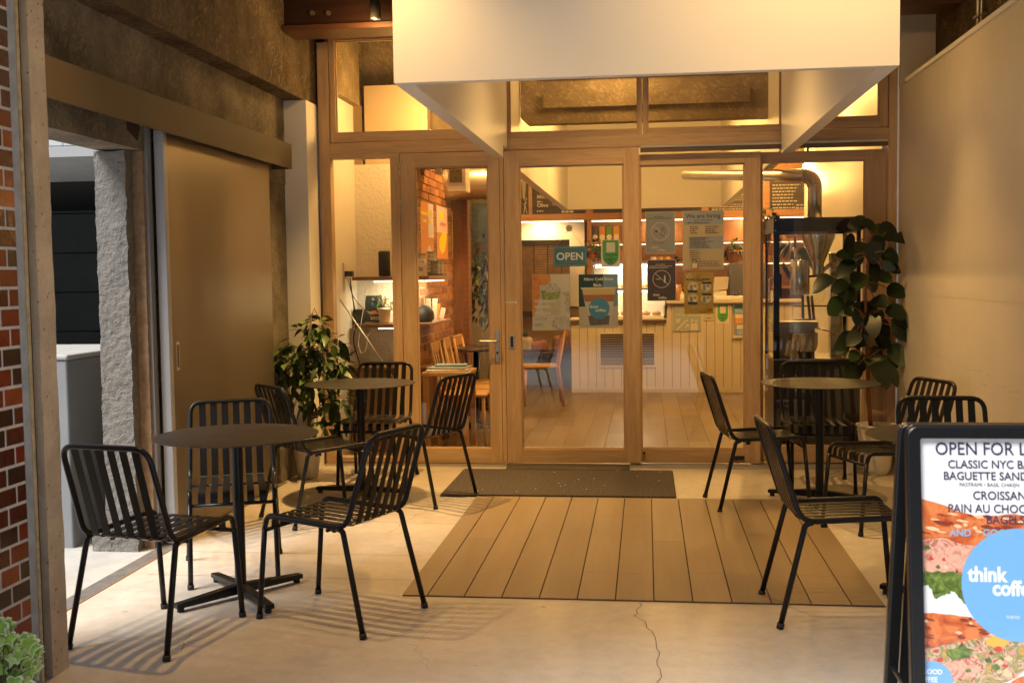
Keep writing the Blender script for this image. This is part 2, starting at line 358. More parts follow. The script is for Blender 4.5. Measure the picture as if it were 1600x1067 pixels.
# left side: brick wall, channel, pier, beams, wall with the opening
lw = MB(mat('white mortar', (.58, .54, .49), .85, var=.12, vs=20, bump=.3))
lw.box(-2.75, -2.215, 1.2, 3.645, -.1, 3.6)
BR = [mat('glazed brick red', (.17, .024, .010), .25, var=.25, vs=12, bump=.15, bs=25), mat('glazed brick orange', (.25, .050, .014), .25, var=.25, vs=12, bump=.15, bs=25),
      mat('glazed brick maroon', (.075, .014, .009), .25, var=.3, vs=12, bump=.15, bs=25), mat('glazed brick brown', (.035, .014, .011), .25, var=.3, vs=12, bump=.15, bs=25)]
random.seed(8)
for r in range(-1, 53):
    z = r*.0695+.004; y = 3.545-(.0 if r % 2 else .0585)-1.0e-9
    if r % 2 == 0:
        lw.use(random.choice(BR)); lw.box(-2.218, -2.2128, 3.590, 3.643, z, z+.0585); y = 3.580
    else: y = 3.643
    while y > 2.3:
        lw.use(random.choices(BR, (4, 1, 4, 2))[0]); lw.box(-2.218, -2.2128, y-.107, y, z, z+.0585); y -= .117
tag(lw.build('brick_wall', bevel=.0015, seg=1), 'glossy red and brown brick tile wall with white joints at the left edge', 'wall')
ch = thing('shutter_channel', 'weathered grey metal shutter channel between the brick tiles and the concrete pier', 'channel', (-2.3, 3.6, 0))
c = MB(mat('faded blue grey paint', (.36, .385, .40), .6, var=.22, vs=16, bump=.2)); c.box(-2.7, -2.213, 3.645, 3.690, -.05, 3.6); c.build('side_flange', ch, bevel=.003)
c = MB(mat('yellowed channel edge', (.48, .36, .19), .55, var=.35, vs=30)); c.box(-2.7, -2.209, 3.690, 3.708, -.05, 3.6); c.build('edge_strip', ch, bevel=.002)
c = MB(mat('rusty groove', (.045, .032, .028), .8, var=.5, vs=20)); c.box(-2.7, -2.24, 3.708, 3.765, -.05, 3.6); c.build('groove', ch)
p_ = MB(PIERM)
n = 60; prof = []
for i in range(n+1):
    z = 3.6*i/n; prof.append((z, 3.765+random.uniform(-.003, .003)))
pi_ = [(3.872+random.uniform(-.004, .004)+(.0 if z > 2.2 else .006), z) for z in [3.6*i/n for i in range(n+1)]]
vs = [[p_.vert((x_, y_, z_)) for x_, y_ in ((-2.75, 3.766), (-2.2105+random.uniform(-.0015, .0015), 3.766), (-2.2105+random.uniform(-.0015, .0015), py), (-2.75, py))] for py, z_ in pi_]
for i in range(n):
    for j in range(4): p_.face((vs[i][j], vs[i][(j+1) % 4], vs[i+1][(j+1) % 4], vs[i+1][j]))
p_.face(vs[0][::-1]); p_.face(vs[-1])
tag(p_.build('concrete_pier'), 'bare concrete pier edge standing beside the brick tile wall', 'pier')

# the wall with the broken opening: displaced grids for the rough reveals
def rough_slab(name, m, x0, x1, y0, y1, z0, z1, amp, step, seed):
    bm = bmesh.new(); rnd = random.Random(seed)
    from mathutils import noise
    nx, ny, nz = [max(1, int((b-a)/step)) for a, b in ((x0, x1), (y0, y1), (z0, z1))]
    cache = {}
    def V(i, j, k):
        key = (i, j, k)
        if key not in cache:
            p = Vector((x0+(x1-x0)*i/nx, y0+(y1-y0)*j/ny, z0+(z1-z0)*k/nz))
            nv = noise.noise_vector(p*9+Vector((seed, 0, 0)))*amp + noise.noise_vector(p*38)*amp*.8
            cache[key] = bm.verts.new(p+nv)
        return cache[key]
    for i in range(nx):
        for k in range(nz):
            bm.faces.new((V(i, 0, k), V(i+1, 0, k), V(i+1, 0, k+1), V(i, 0, k+1))); bm.faces.new((V(i, ny, k+1), V(i+1, ny, k+1), V(i+1, ny, k), V(i, ny, k)))
    for j in range(ny):
        for k in range(nz):
            bm.faces.new((V(0, j, k+1), V(0, j+1, k+1), V(0, j+1, k), V(0, j, k))); bm.faces.new((V(nx, j, k), V(nx, j+1, k), V(nx, j+1, k+1), V(nx, j, k+1)))
    for i in range(nx):
        for j in range(ny):
            bm.faces.new((V(i, j+1, 0), V(i+1, j+1, 0), V(i+1, j, 0), V(i, j, 0))); bm.faces.new((V(i, j, nz), V(i+1, j, nz), V(i+1, j+1, nz), V(i, j+1, nz)))
    me = bpy.data.meshes.new(name); bm.to_mesh(me); bm.free(); me.materials.append(m)
    o = bpy.data.objects.new(name, me); COL.objects.link(o); ROOTM[o.name] = Matrix.Identity(4); return o
sw = thing('side_wall', 'bare concrete side wall with the rough cut opening on the left', 'wall', (-2.8, 6.8, 0))
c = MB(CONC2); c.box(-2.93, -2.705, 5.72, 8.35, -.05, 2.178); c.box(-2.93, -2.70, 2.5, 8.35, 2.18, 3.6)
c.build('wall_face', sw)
c = MB(mat('brown broken edge', (.30, .20, .12), .85, var=.35, vs=20, bump=.6)); c.box(-2.765, -2.705, 5.68, 5.72, -.05, 2.178); c.build('edge_strip', sw)
o = rough_slab('reveal', ROUGHST, -2.94, -2.765, 5.60, 5.74, -.02, 2.172, .0065, .014, 3); o.parent = sw; o.matrix_parent_inverse = ROOTM[sw.name].inverted()
o = rough_slab('reveal', ROUGHST, -3.03, -2.92, 5.60, 5.70, -.02, .09, .01, .03, 5); o.parent = sw; o.matrix_parent_inverse = ROOTM[sw.name].inverted()
c = MB(mat('broken hole', (.05, .025, .015), .95)); c.poly([(-2.698, 5.50, 2.27), (-2.698, 5.62, 2.22), (-2.698, 5.66, 2.30), (-2.698, 5.58, 2.34), (-2.698, 5.50, 2.32)]); c.build('broken_patch', sw)
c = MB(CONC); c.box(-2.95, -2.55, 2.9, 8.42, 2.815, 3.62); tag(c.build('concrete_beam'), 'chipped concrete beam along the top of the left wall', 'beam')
pl = MB(CONC2); pl.box(-2.70, -2.62, 7.55, 8.045, -.02, .30); tag(pl.build('concrete_plinth', bevel=.008), 'low concrete block plinth at the foot of the left wall behind the ficus', 'plinth')
wp = MB(WHITE); wp.box(-2.72, -2.525, 8.05, 8.305, 0, 2.812); tag(wp.build('boxed_post', bevel=.002), 'white boxed post beside the left end of the timber shopfront', 'post')

# sliding steel door and header box
sd = thing('sliding_steel_door', 'brownish steel sliding door hung against the left concrete wall', 'sliding door', (-2.65, 6.6, 0))
c = MB(STEEL); c.box(-2.665, -2.62, 5.80, 7.46, .008, 2.30); c.build('panel', sd, bevel=.002)
c = MB(BLUEST); c.box(-2.672, -2.617, 5.755, 5.802, .008, 2.30); c.build('edge_profile', sd, bevel=.004)
c = MB(ALU); c.box(-2.622, -2.617, 5.845, 5.885, .97, 1.13); c.use(mat('pull recess', (.10, .08, .06), .5, metal=.5)); c.box(-2.620, -2.6155, 5.853, 5.877, .985, 1.115); c.build('recessed_pull', sd, bevel=.001)
hb = thing('track_header', 'long steel header box hiding the sliding door track on the left wall', 'header box', (-2.6, 6, 2.27))
c = MB(STEELH); c.box(-2.557, -2.550, 3.9, 7.762, 2.268, 2.450); c.box(-2.70, -2.557, 3.9, 7.762, 2.428, 2.449); c.box(-2.70, -2.557, 7.755, 7.761, 2.27, 2.428); c.build('cover', hb, bevel=.0015)
c = MB(mat('dark track steel', (.06, .06, .065), .5, metal=.4)); c.box(-2.69, -2.60, 3.9, 7.70, 2.315, 2.36); c.build('rail', hb)  # rail in dark grey steel
c = MB(mat('sealant bead', (.30, .24, .16), .7, var=.2, vs=40)); c.box(-2.70, -2.585, 3.9, 7.755, 2.4505, 2.459); c.build('sealant', hb)
jm = MB(mat('dark grey jamb', (.20, .205, .215), .6)); jm.box(-2.735, -2.685, 5.70, 5.752, 0, 2.31); tag(jm.build('door_jamb', bevel=.003), 'slim dark grey jamb post between the rough opening and the steel door', 'jamb')

# alley outside: parapet, dark garage opposite, tiled building above
pw = MB(mat('pale render', (.20, .21, .225), .8, var=.10, vs=3, bump=.25, bs=9)); pw.box(-3.85, -3.17, 5.66, 6.6, -.05, 1.045); pw.use(mat('parapet cap', (.33, .33, .315), .75, var=.1, vs=6)); pw.box(-3.86, -3.16, 5.65, 6.61, 1.045, 1.075)
tag(pw.build('parapet', bevel=.012, seg=3), 'pale grey rendered parapet block in the alley behind the opening', 'parapet')
gar = thing('garage', 'dark garage building across the alley seen through the opening', 'garage', (-7, 9, 0))
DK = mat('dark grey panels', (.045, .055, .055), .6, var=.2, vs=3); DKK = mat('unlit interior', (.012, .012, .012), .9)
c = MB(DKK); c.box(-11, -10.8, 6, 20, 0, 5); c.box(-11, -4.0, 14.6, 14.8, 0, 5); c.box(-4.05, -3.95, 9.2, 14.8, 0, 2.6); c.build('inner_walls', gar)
c = MB(DK)
for i in range(6): c.box(-7.9, -6.02, 11.9, 12.0, .45*i+.006, .45*i+.444)
c.build('panel_wall', gar)
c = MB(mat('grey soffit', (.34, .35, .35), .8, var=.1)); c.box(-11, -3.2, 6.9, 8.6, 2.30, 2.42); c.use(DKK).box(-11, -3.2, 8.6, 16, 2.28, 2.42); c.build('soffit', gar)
c = MB(mat('grey fascia', (.30, .31, .32), .8)); c.box(-11, -3.15, 6.8, 6.9, 2.29, 2.36); c.build('fascia', gar)
c = MB(mat('dark joints', (.15, .15, .15), .8)); c.box(-11, -3.2, 6.86, 6.98, 2.42, 8)
c.use(mat('white wall tile', (.42, .44, .45), .3))
xx = -9.
while xx < -3.3:
    zz = 2.37
    while zz < 3.6: c.box(xx, xx+.095, 6.845, 6.86, zz, zz+.095); zz += .1
    xx += .10
c.build('tiled_wall', gar)
# roof slab, unseen front wall brought low to block sun and sky
cl = MB(mat('dark ceiling', (.055, .04, .028), .9, var=.3, vs=4)); cl.box(-2.95, 2.3, 2.9, 8.36, 3.62, 3.85); struct(cl.build('ceiling'))
rf = MB(PLASTER); rf.box(-3, 2.4, 2.70, 2.9, 2.36, 7); tag(rf.build('low_blocker_wall'), 'unseen plastered building front, lowered to block sun and sky from the terrace', 'wall')
db = thing('dark_beam', 'dark stained timber cross beam high in front of the shopfront', 'beam', (0, 7.7, 3.2))
c = MB(DARKB); c.box(-2.549, 2.079, 7.66, 7.84, 3.262, 3.618); c.build('timber', db)
c = MB(wood('reddish flange', (.085, .032, .014), (.125, .05, .02), 'x')); c.box(-2.549, 2.079, 7.60, 7.90, 3.222, 3.262); c.build('lower_flange', db, bevel=.004)
c = MB(mat('bolt head', (.20, .15, .10), .5, metal=.6))
for bx in (488, 513):
    q = at(bx, 21, 7.655); c.tube([(q.x, 7.645, q.z), (q.x, 7.662, q.z)], .017, 12)
c.build('bolts', db)
# right side
rw = thing('plaster_wall', 'smooth cream plastered wall along the right side of the terrace', 'wall', (1.9, 5.5, 0))
c = MB(PLASTER); c.box(1.845, 2.08, 2.9, 8.345, -.05, 1.306)
rnd = random.Random(6); c.use(mat('plaster hairline', (.50, .43, .34), .8)); py_, pz_ = 7.3, .93
while py_ > 4.6:
    ny_, nz_ = py_-rnd.uniform(.03, .09), pz_+rnd.uniform(-.012, .010)
    if rnd.random() < .75: c.poly([(1.8446, py_, pz_), (1.8446, ny_, nz_), (1.8446, ny_, nz_+.003), (1.8446, py_, pz_+.0025)])
    py_, pz_ = ny_, nz_
c.use(mat('chair scuff', (.54, .48, .39), .8))
for i in range(26):
    y_, z_ = rnd.uniform(4.2, 8.2), rnd.choice((rnd.uniform(.05, .2), rnd.uniform(.62, .85))); l_ = rnd.uniform(.02, .12); c.poly([(1.8444, y_, z_), (1.8444, y_-l_, z_+rnd.uniform(-.01, .02)), (1.8444, y_-l_, z_+.004), (1.8444, y_, z_+.003)])
c.build('lower_face', rw)
c = MB(PLASTER); c.box(1.8438, 2.08, 2.9, 8.345, 1.3061, 2.80); c.build('upper_board', rw)
c = MB(WHITE); c.box(1.825, 1.862, 5.75, 8.10, 2.801, 2.828); c.build('top_rail', rw, bevel=.004)
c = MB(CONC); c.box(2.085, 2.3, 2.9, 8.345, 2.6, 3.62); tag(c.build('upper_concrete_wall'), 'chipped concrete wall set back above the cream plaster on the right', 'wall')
c = MB(PLASTER); c.box(1.84, 2.083, 8.30, 8.345, 2.802, 3.62); tag(c.build('corner_board'), 'beige board filling the corner beside the shopfront at upper right', 'board')
pp = thing('conduit_pipe', 'thin steel conduit rising up the upper concrete wall on the right', 'pipe', (2.06, 7.2, 2.8))
c = MB(GALV); c.tube([(2.06, 7.2, 2.81), (2.06, 7.2, 3.62)], .013, 10); c.tube([(2.06, 7.13, 2.81), (2.06, 7.13, 3.62)], .008, 8); c.build('pipe_run', pp)
c = MB(GALV); c.box(2.035, 2.084, 7.11, 7.225, 3.03, 3.045); c.build('clip', pp)

# canopy: a white frame of deep panels that runs from the terrace into the shop
cn = thing('white_canopy', 'large white box frame canopy hanging over the shop entrance', 'canopy', (0, 6.6, 2.35))
c = MB(WHITE)
c.box(-1.125, 1.082, 4.90, 4.955, 2.352, 3.62); c.build('front_panel', cn)
c = MB(WHITE); c.box(-1.125, -1.043, 4.955, 8.10, 2.352, 3.62); c.box(-1.09, -1.043, 8.10, 8.34, 2.44, 3.62); c.build('side_panel', cn)
c = MB(WHITE); c.box(1.0, 1.082, 4.955, 8.33, 2.352, 3.62); c.build('side_panel', cn)

# ================================================================== SHOPFRONT
Y0 = 8.35
sf = thing('shopfront', 'wide timber framed glass shopfront with transom windows above the doors', 'shopfront', (0, Y0, 0))
def bx(m, x0, x1, z0, z1, y0=Y0, y1=Y0+.10): m.box(x0, x1, y0, y1, z0, z1)
for pa in ((-2.525, -2.437, 0, 3.30), (-1.961, -1.887, .03, 2.40), (-1.109, -1.076, .03, 2.433), (1.772, 1.834, 0, 3.30)): c = MB(PINE); bx(c, *pa); c.build('post', sf, bevel=.003)
c = MB(PINEX); bx(c, -2.437, 1.772, 2.433, 2.52); bx(c, -2.525, 1.834, 3.37, 3.6); bx(c, -2.437, -1.887, 2.40, 2.433); c.build('transom_beam', sf, bevel=.003)
c = MB(PINEX); bx(c, -2.437, -1.961, .022, .062); c.build('sill', sf, bevel=.002)
c = MB(ALU); c.box(-2.52, -1.08, 8.30, 8.36, .0, .016); c.box(-.13, 1.80, 8.30, 8.50, .0, .02); c.box(-.04, 1.79, 8.34, 8.352, .02, .026); c.build('threshold_track', sf)
c = MB(ALU); c.box(-.035, 1.765, 8.325, 8.349, 2.418, 2.434); c.use(mat('bronze track', (.16, .11, .07), .4, metal=.6)); c.box(-.035, 1.765, 8.332, 8.349, 2.385, 2.418); c.build('head_track', sf)
def window(x0, x1, z0, z1, fr, y0, dep, name, glassname='pane', bead=.012, zt=None, zb=None, bt=None):
    """timber sash: stiles and rails fr wide round a pane; returns the sash"""
    fl, frr = fr if isinstance(fr, tuple) else (fr, fr); zt = zt or fl; zb = zb or fl
    s = MB(PINE); s.box(x0, x0+fl, y0, y0+dep, z0, z1); s.box(x1-frr, x1, y0, y0+dep, z0, z1)
    s.use(PINEX); s.box(x0+fl, x1-frr, y0+.001, y0+dep-.001, z0, z0+zb); s.box(x0+fl, x1-frr, y0+.001, y0+dep-.001, z1-zt, z1)
    b = .011; yb = y0+.016
    s.box(x0+fl, x1-frr, yb, yb+.012, z0+zb, z0+zb+b); s.box(x0+fl, x1-frr, yb, yb+.012, z1-zt-b, z1-zt)
    s.use(PINE); s.box(x0+fl, x0+fl+b, yb, yb+.012, z0+zb+b, z1-zt-b); s.box(x1-frr-b, x1-frr, yb, yb+.012, z0+zb+b, z1-zt-b)
    o = s.build(name, sf, bevel=.002)
    gl = MB(GLASS); gl.box(x0+fl-.002, x1-frr+.002, yb+.014, yb+.022, z0+zb-.002, z1-zt+.002); gl.build('pane', o)
    return o
window(-2.432, -1.105, 2.528, 3.367, .045, Y0+.01, .07, 'transom_window', zb=.068, zt=.06)
window(-1.062, -.022, 2.52, 3.367, (.034, .028), Y0+.012, .07, 'transom_window', zb=.04, zt=.06)
window(-.016, 1.03, 2.52, 3.367, (.034, .03), Y0+.012, .07, 'transom_window', zb=.04, zt=.06)
window(1.06, 1.768, 2.528, 3.367, .062, Y0+.01, .07, 'transom_window', zb=.075, zt=.06)
for xa, xb in ((-1.105, -1.062), (1.03, 1.06)): c = MB(PINE); bx(c, xa, xb, 2.52, 3.37, Y0+.02, Y0+.09); c.build('mullion', sf)
gl = MB(GLASS); gl.box(-2.437, -1.961, Y0+.05, Y0+.058, .062, 2.40); gl.build('side_pane', sf)
hd = window(-1.884, -1.112, .022, 2.425, (.116, .088), Y0+.004, .045, 'hinged_door', zb=.112, zt=.105)
for zc in (2.30, 2.02, .32):
    c = MB(ALU); c.tube([(-1.886, Y0-.004, zc-.055), (-1.886, Y0-.004, zc-.002)], .006, 8); c.tube([(-1.886, Y0-.004, zc+.002), (-1.886, Y0-.004, zc+.055)], .006, 8); c.build('hinge', hd)
c = MB(ALU); q = at(777.5, 540, Y0)
c.box(q.x-.017, q.x+.013, Y0-.006, Y0+.004, q.z-.125, q.z+.125)
c.tube(fillet([(q.x, Y0-.004, q.z+.035), (q.x, Y0-.055, q.z+.035), (q.x-.135, Y0-.055, q.z+.038)], .02, 5), .0095, 10)
c.use(RUBBER); c.tube([(q.x-.002, Y0-.009, q.z-.055), (q.x-.002, Y0-.005, q.z-.055)], .009, 10)
c.build('lever_handle', hd, bevel=.003)
s1 = window(-1.072, -.047, .032, 2.423, (.117, .116), Y0-.012, .04, 'sliding_door', zb=.106, zt=.118)
q = at(800, 534, Y0-.012)
c = MB(ALU); c.box(q.x-.02, q.x+.02, Y0-.016, Y0-.011, q.z-.055, q.z+.055); c.use(RUBBER); c.box(q.x-.011, q.x+.011, Y0-.018, Y0-.015, q.z-.042, q.z+.042); c.build('finger_pull', s1, bevel=.002)
q = at(799, 472.5, Y0-.012); c = MB(PAPERW); c.box(q.x-.044, q.x+.044, Y0-.0135, Y0-.0115, q.z-.008, q.z+.008); c.use(RUBBER); c.text('AUTO DOOR', q.x-.038, q.z-.004, .011, Y0-.0142); c.build('door_sticker', s1)
s2 = window(-.13, .857, .026, 2.376, (.09, .117), Y0+.05, .04, 'sliding_door', zb=.108, zt=.082)
for pa in ((.655, .735, Y0+.03, Y0+.05, .055, .083), (-.03, -.012, Y0+.03, Y0+.05, .095, .11)): c = MB(RUBBER); c.box(*pa); c.build('bump_stop', s2)
window(.80, 1.772, .026, 2.376, (.07, .145), Y0+.105, .04, 'fixed_window', zb=.125, zt=.075)

# ================================================================== SHOP INTERIOR SHELL
iw = MB(WHITEIN); iw.box(-2.62, -2.50, 8.46, 9.3, -.02, 3.6); struct(iw.build('interior_side_wall'))
st = MB(STUCCO); st.box(-2.5, -2.0, 9.3, 9.42, -.02, 2.45); struct(st.build('interior_stucco_wall'))
cu = MB(concrete('inner wall concrete', (.24, .19, .12), scratch=.3, bump=.3, stain=.3)); cu.box(-2.5, -1.15, 9.6, 9.9, 2.45, 3.6); cu.box(-2.6, -2.44, 8.46, 9.3, 2.95, 3.6); struct(cu.build('interior_upper_wall'))
cp_ = MB(mat('tan panel', (.50, .40, .27), .6)); cp_.box(-2.40, -1.85, 9.3, 9.45, 2.45, 3.12); struct(cp_.build('interior_white_panel'))
random.seed(21)
ib = MB(mat('warm mortar', (.42, .33, .24), .9, var=.1, vs=20, bump=.3)); ib.box(-2.30, -2.012, 9.42, 12.1, -.02, 2.9)
IBR = [mat('painted brick rust', (.32, .125, .055), .7, var=.3, vs=14, bump=.4, bs=30), mat('painted brick orange', (.40, .175, .075), .7, var=.3, vs=14, bump=.4, bs=30), mat('painted brick dark', (.22, .085, .04), .7, var=.3, vs=14, bump=.4, bs=30)]
for r in range(40):
    z = r*.0725+.005; y = 9.42-(.108 if r % 2 else 0.)
    while y < 12.08:
        ya, yb_ = max(y, 9.425), min(y+.2, 12.09)
        if yb_-ya > .02: ib.use(random.choice(IBR)); ib.box(-2.014, -2.002+random.uniform(-.002, .002), ya, yb_, z, z+.06)
        y += .214
struct(ib.build('interior_brick_wall', bevel=.002, seg=1))
bw = MB(mat('tan interior wall', (.46, .33, .20), .7, var=.06, vs=2)); bw.box(-3.6, 2.6, 16.4, 16.55, -.02, 3.6); bw.box(-3.6, -3.5, 12, 16.4, -.02, 3.6); struct(bw.build('interior_back_wall'))
rw2 = MB(WHITEIN); rw2.box(1.75, 1.9, 8.47, 12.5, -.02, 3.6); rw2.box(1.9, 2.7, 12.4, 12.5, -.02, 3.6); rw2.box(2.6, 2.7, 12.5, 16.4, -.02, 3.6); struct(rw2.build('interior_right_wall'))
ic = MB(CONC); ic.box(-3.7, 2.7, 8.46, 16.55, 3.6, 3.8); struct(ic.build('interior_ceiling'))
cb = MB(concrete('pale scarred concrete', (.28, .225, .145), scratch=.38, bump=.3, stain=.22))
cb.prism([(-1.03, 9.2, 3.6), (-1.03, 9.2, 2.79), (-.97, 9.2, 2.735), (1.0, 9.2, 2.735), (1.06, 9.2, 2.79), (1.06, 9.2, 3.6)], (0, .12, 0))
cb.box(-.84, .85, 9.16, 9.199, 2.86, 2.98); cb.box(-.84, .85, 9.17, 9.199, 3.10, 3.22)
tag(cb.build('interior_concrete_beam', bevel=.004), 'scarred concrete beam behind the middle transom windows', 'beam')
ifr = thing('interior_bulkhead', 'white ceiling bulkhead frame inside the shop above the counter', 'bulkhead', (0, 12, 2.35))
c = MB(WHITEIN); c.box(-1.125, -1.043, 8.46, 14.85, 2.352, 3.6); c.build('side_panel', ifr)
c = MB(WHITEIN); c.box(1.0, 1.082, 8.46, 14.85, 2.352, 3.6); c.build('side_panel', ifr)
c = MB(WHITEIN); c.box(-1.125, 1.082, 14.85, 14.93, 2.352, 3.6); c.build('end_panel', ifr)

# ================================================================== LAMPS OF THE PLACE
LAMPHEAD = mat('black lamp head', (.02, .018, .016), .4); GLOW = emit('warm lamp disc', (1., .78, .50), 14)
def spot_fixture(loc, aim, power, label, angle=95, top=3.62, blend=.7):
    t = thing('spotlight', label, 'spotlight', loc, 0, 'black spotlights over the terrace')
    c = MB(LAMPHEAD); c.lathe([(.012, .0), (.036, .0), (.038, .01), (.036, .15), (.02, .165)], loc, 20, cap=False); c.build('lamp_head', t)
    c = MB(LAMPHEAD); c.tube([(loc[0], loc[1], loc[2]+.165), (loc[0], loc[1], top)], .008, 8); c.build('stem', t)
    c = MB(GLOW); c.lathe([(.030, .006), (.030, .009)], loc, 20, False); c.build('lens', t)
    lamp('spot_beam', 'SPOT', (loc[0], loc[1], loc[2]-.012), power, WARM, t, aim, angle, blend, .035)
    return t
q = at(586.5, 31, 7.45)
sa = spot_fixture((q.x, q.y, q.z), (q.x-.05, 7.1, 0), 390, 'lit black spotlight hanging from the dark beam left of the white canopy', 82, blend=1)
lamp('lamp_spill', 'POINT', (q.x-.02, q.y-.06, q.z-.05), 9, WARM, sa, radius=.05)
spot_fixture((1.25, 6.7, q.z), (1.05, 6.4, 0), 128, 'black spotlight over the right side of the terrace beside the canopy', 75, blend=1)
spot_fixture((-2.2, 4.3, 3.40), (-1.8, 4.6, 0), 115, 'black spotlight over the nearest left table', 85, blend=1)
spot_fixture((-1.30, 4.42, 3.35), (-1.05, 4.9, 2.1), 88, 'black spotlight washing the left end of the canopy front', 84, blend=1)
spot_fixture((.85, 3.7, 3.45), (.75, 4.95, 2.55), 128, 'black spotlight washing the right end of the canopy front', 102, blend=1)
spot_fixture((0., 7.0, 3.45), (0, 7.2, 0), 190, 'black spotlight inside the canopy frame over the door mat', 130, blend=1)

# ================================================================== CAFE CHAIRS AND TABLES
def make_chair():
    t = thing('cafe_chair', '-', 'chair')
    RT = .0122
    c = MB(BLACK)
    half = [(.243, .2, .40), (.226, .2, .458), (-.20, .213, .442), (-.325, .204, .832), (-.325, 0, .832)]
    full = half[:-1]+[(x, -y, z) for x, y, z in half[:-1]][::-1]
    c.tube(fillet(full, [0, .055, .06, .065, .065, .06, .055, 0], 6), RT, 10); c.build('frame', t, world=False)
    for s in (1, -1):
        l = MB(BLACK); l.tube([(.243, s*.2, .402), (.262, s*.2025, .2), (.28, s*.205, .012)], RT, 10); lo = l.build('leg', t, world=False)
        k = MB(RUBBER); k.tube([(.2785, s*.2048, .022), (.281, s*.2051, 0)], .0155, 10); k.build('foot_cap', lo, world=False)
        l = MB(BLACK); l.tube(fillet([(-.155, s*.2125, .440), (-.185, s*.2145, .432), (-.29, s*.235, .012)], .05, 6), RT, 10); lo = l.build('leg', t, world=False)
        k = MB(RUBBER); k.tube([(-.287, s*.2345, .022), (-.293, s*.2355, 0)], .0155, 10); k.build('foot_cap', lo, world=False)
    ys = [(-2.5+i)*.0575 for i in range(6)]
    c = MB(BLACK)
    for y in ys: c.strip(fillet([(.238, y, .392), (.236, y, .452), (-.16, y, .440), (-.196, y, .444)], [0, .05, .03, 0], 6), .034, .003, (0, 1, 0))
    c.build('seat', t, world=False)
    c = MB(BLACK)
    for y in ys: c.strip(fillet([(-.196, y, .444), (-.214, y, .452), (-.322, y, .822)], [0, .03, 0], 6), .034, .003, (0, 1, 0))
    c.build('backrest', t, world=False)
    c = MB(BLACK); c.tube([(.241, -.2, .392), (.241, .2, .392)], .009, 8); c.build('stretcher', t, world=False)
    c = MB(BLACK); c.tube([(-.10, -.21, .425), (-.10, .21, .425)], .008, 8); c.tube([(-.10, -.16, .425), (-.10, -.16, .408)], .011, 8); c.tube([(-.10, .16, .425), (-.10, .16, .408)], .011, 8); c.build('under_bar', t, world=False)
    return t
CH = [((-2.026, 4.304), 77.7, 'black slatted chair nearest the brick wall, its back towards the viewer'),
      ((-1.347, 4.61), 159.2, 'black slatted chair right of the nearest left table, facing left'),
      ((-2.08, 5.254), -68.7, 'black slatted chair behind the nearest left table in front of the steel door'),
      ((-2.01, 6.51), 44., 'black slatted chair left of the back table, in front of the leafy ficus'),
      ((-1.95, 7.68), -91., 'black slatted chair behind the back left table, against the shop window'),
      ((-1.503, 7.10), 155.5, 'black slatted chair beside the left end of the door mat'),
      ((.70, 7.04), 7.8, 'black slatted chair in side view right of the door mat'),
      ((.822, 4.81), 3.4, 'black slatted chair standing on the deck just left of the menu board'),
      ((1.37, 6.50), 201., 'black slatted chair right of the back right table, turned left'),
      ((1.16, 7.63), -90., 'black slatted chair behind the back right table, before the glass cabinet'),
      ((1.45, 5.38), -94., 'black slatted chair by the plaster wall, half hidden behind the menu board')]
proto = make_chair()
for i, (xy, hd_, lab) in enumerate(CH):
    o = proto if i == 0 else copy_tree(proto)
    o.location = (*xy, .001); o.rotation_euler.z = R(hd_); o['label'] = lab; o['group'] = 'black slatted cafe chairs'
def make_table():
    t = thing('round_table', '-', 'table')
    c = MB(BLACKT); c.lathe([(.30, .752), (.372, .755), (.375, .757), (.375, .7595), (.373, .7605)], n=64, smooth=False); c.build('tabletop', t, world=False)
    c = MB(BLACK); c.lathe([(.026, .05), (.026, .74), (.10, .741), (.10, .752)], n=20, smooth=False); c.build('column', t, world=False)
    for k in range(2):
        c = MB(BLACK); a = R(53+80*k); u = Vector((cos(a), sin(a), 0)); v = Vector((-sin(a), cos(a), 0))
        pr = [(-.335, .018), (-.335, .040), (-.03, .062), (.03, .062), (.335, .040), (.335, .018)]
        c.prism([u*p+v*.020+Vector((0, 0, z+.0015*k)) for p, z in pr], v*-.04)
        lo = c.build('foot_bar', t, world=False, bevel=.003)
        k2 = MB(RUBBER)
        for sg in (-1, 1): q = u*(.31*sg); k2.tube([(q.x, q.y, 0), (q.x, q.y, .019)], .016, 10)
        k2.build('foot_pads', lo, world=False)
    return t
TB = [((-1.885, 4.83), 0, 'dark round table nearest the left opening, three chairs round it'),
      ((-1.93, 7.21), 40, 'dark round table in front of the left shop window'),
      ((1.11, 7.2), 25, 'dark round table in front of the glass cabinet at right'),
      ((1.335, 4.92), 10, 'dark round table half hidden by the menu board')]
tp = make_table()
for i, (xy, rz, lab) in enumerate(TB):
    o = tp if i == 0 else copy_tree(tp)
    o.location = (*xy, .001); o.rotation_euler.z = R(rz); o['label'] = lab; o['group'] = 'dark round cafe tables'

# ================================================================== DOOR MATS
m_ = MB(MATM); m_.box(-1.375, .182, 7.165, 8.13, .0085, .017); m_.use(mat('mat rubber edge', (.03, .027, .025), .8)); m_.box(-1.385, .192, 7.155, 8.14, .0082, .0105)
random.seed(2)
m_.use(mat('petal litter', (.75, .68, .55), .8))
for i in range(16):
    x_, y_ = random.uniform(-1.2, .15), random.uniform(7.25, 8.1); m_.box(x_, x_+.008, y_, y_+.007, .0171, .0185)
tag(m_.build('door_mat'), 'wide dark speckled carpet mat with bits of litter before the sliding door', 'mat')
m_ = MB(mat('brown threshold rubber', (.055, .042, .032), .75, var=.15, vs=30)); m_.prism([(-1.06, 8.12, .0), (-1.06, 8.12, .020), (-1.06, 8.332, .026), (-1.06, 8.332, 0)], (.93, 0, 0))
tag(m_.build('threshold_ramp'), 'smooth dark brown rubber ramp between the door mat and the sliding door', 'ramp')

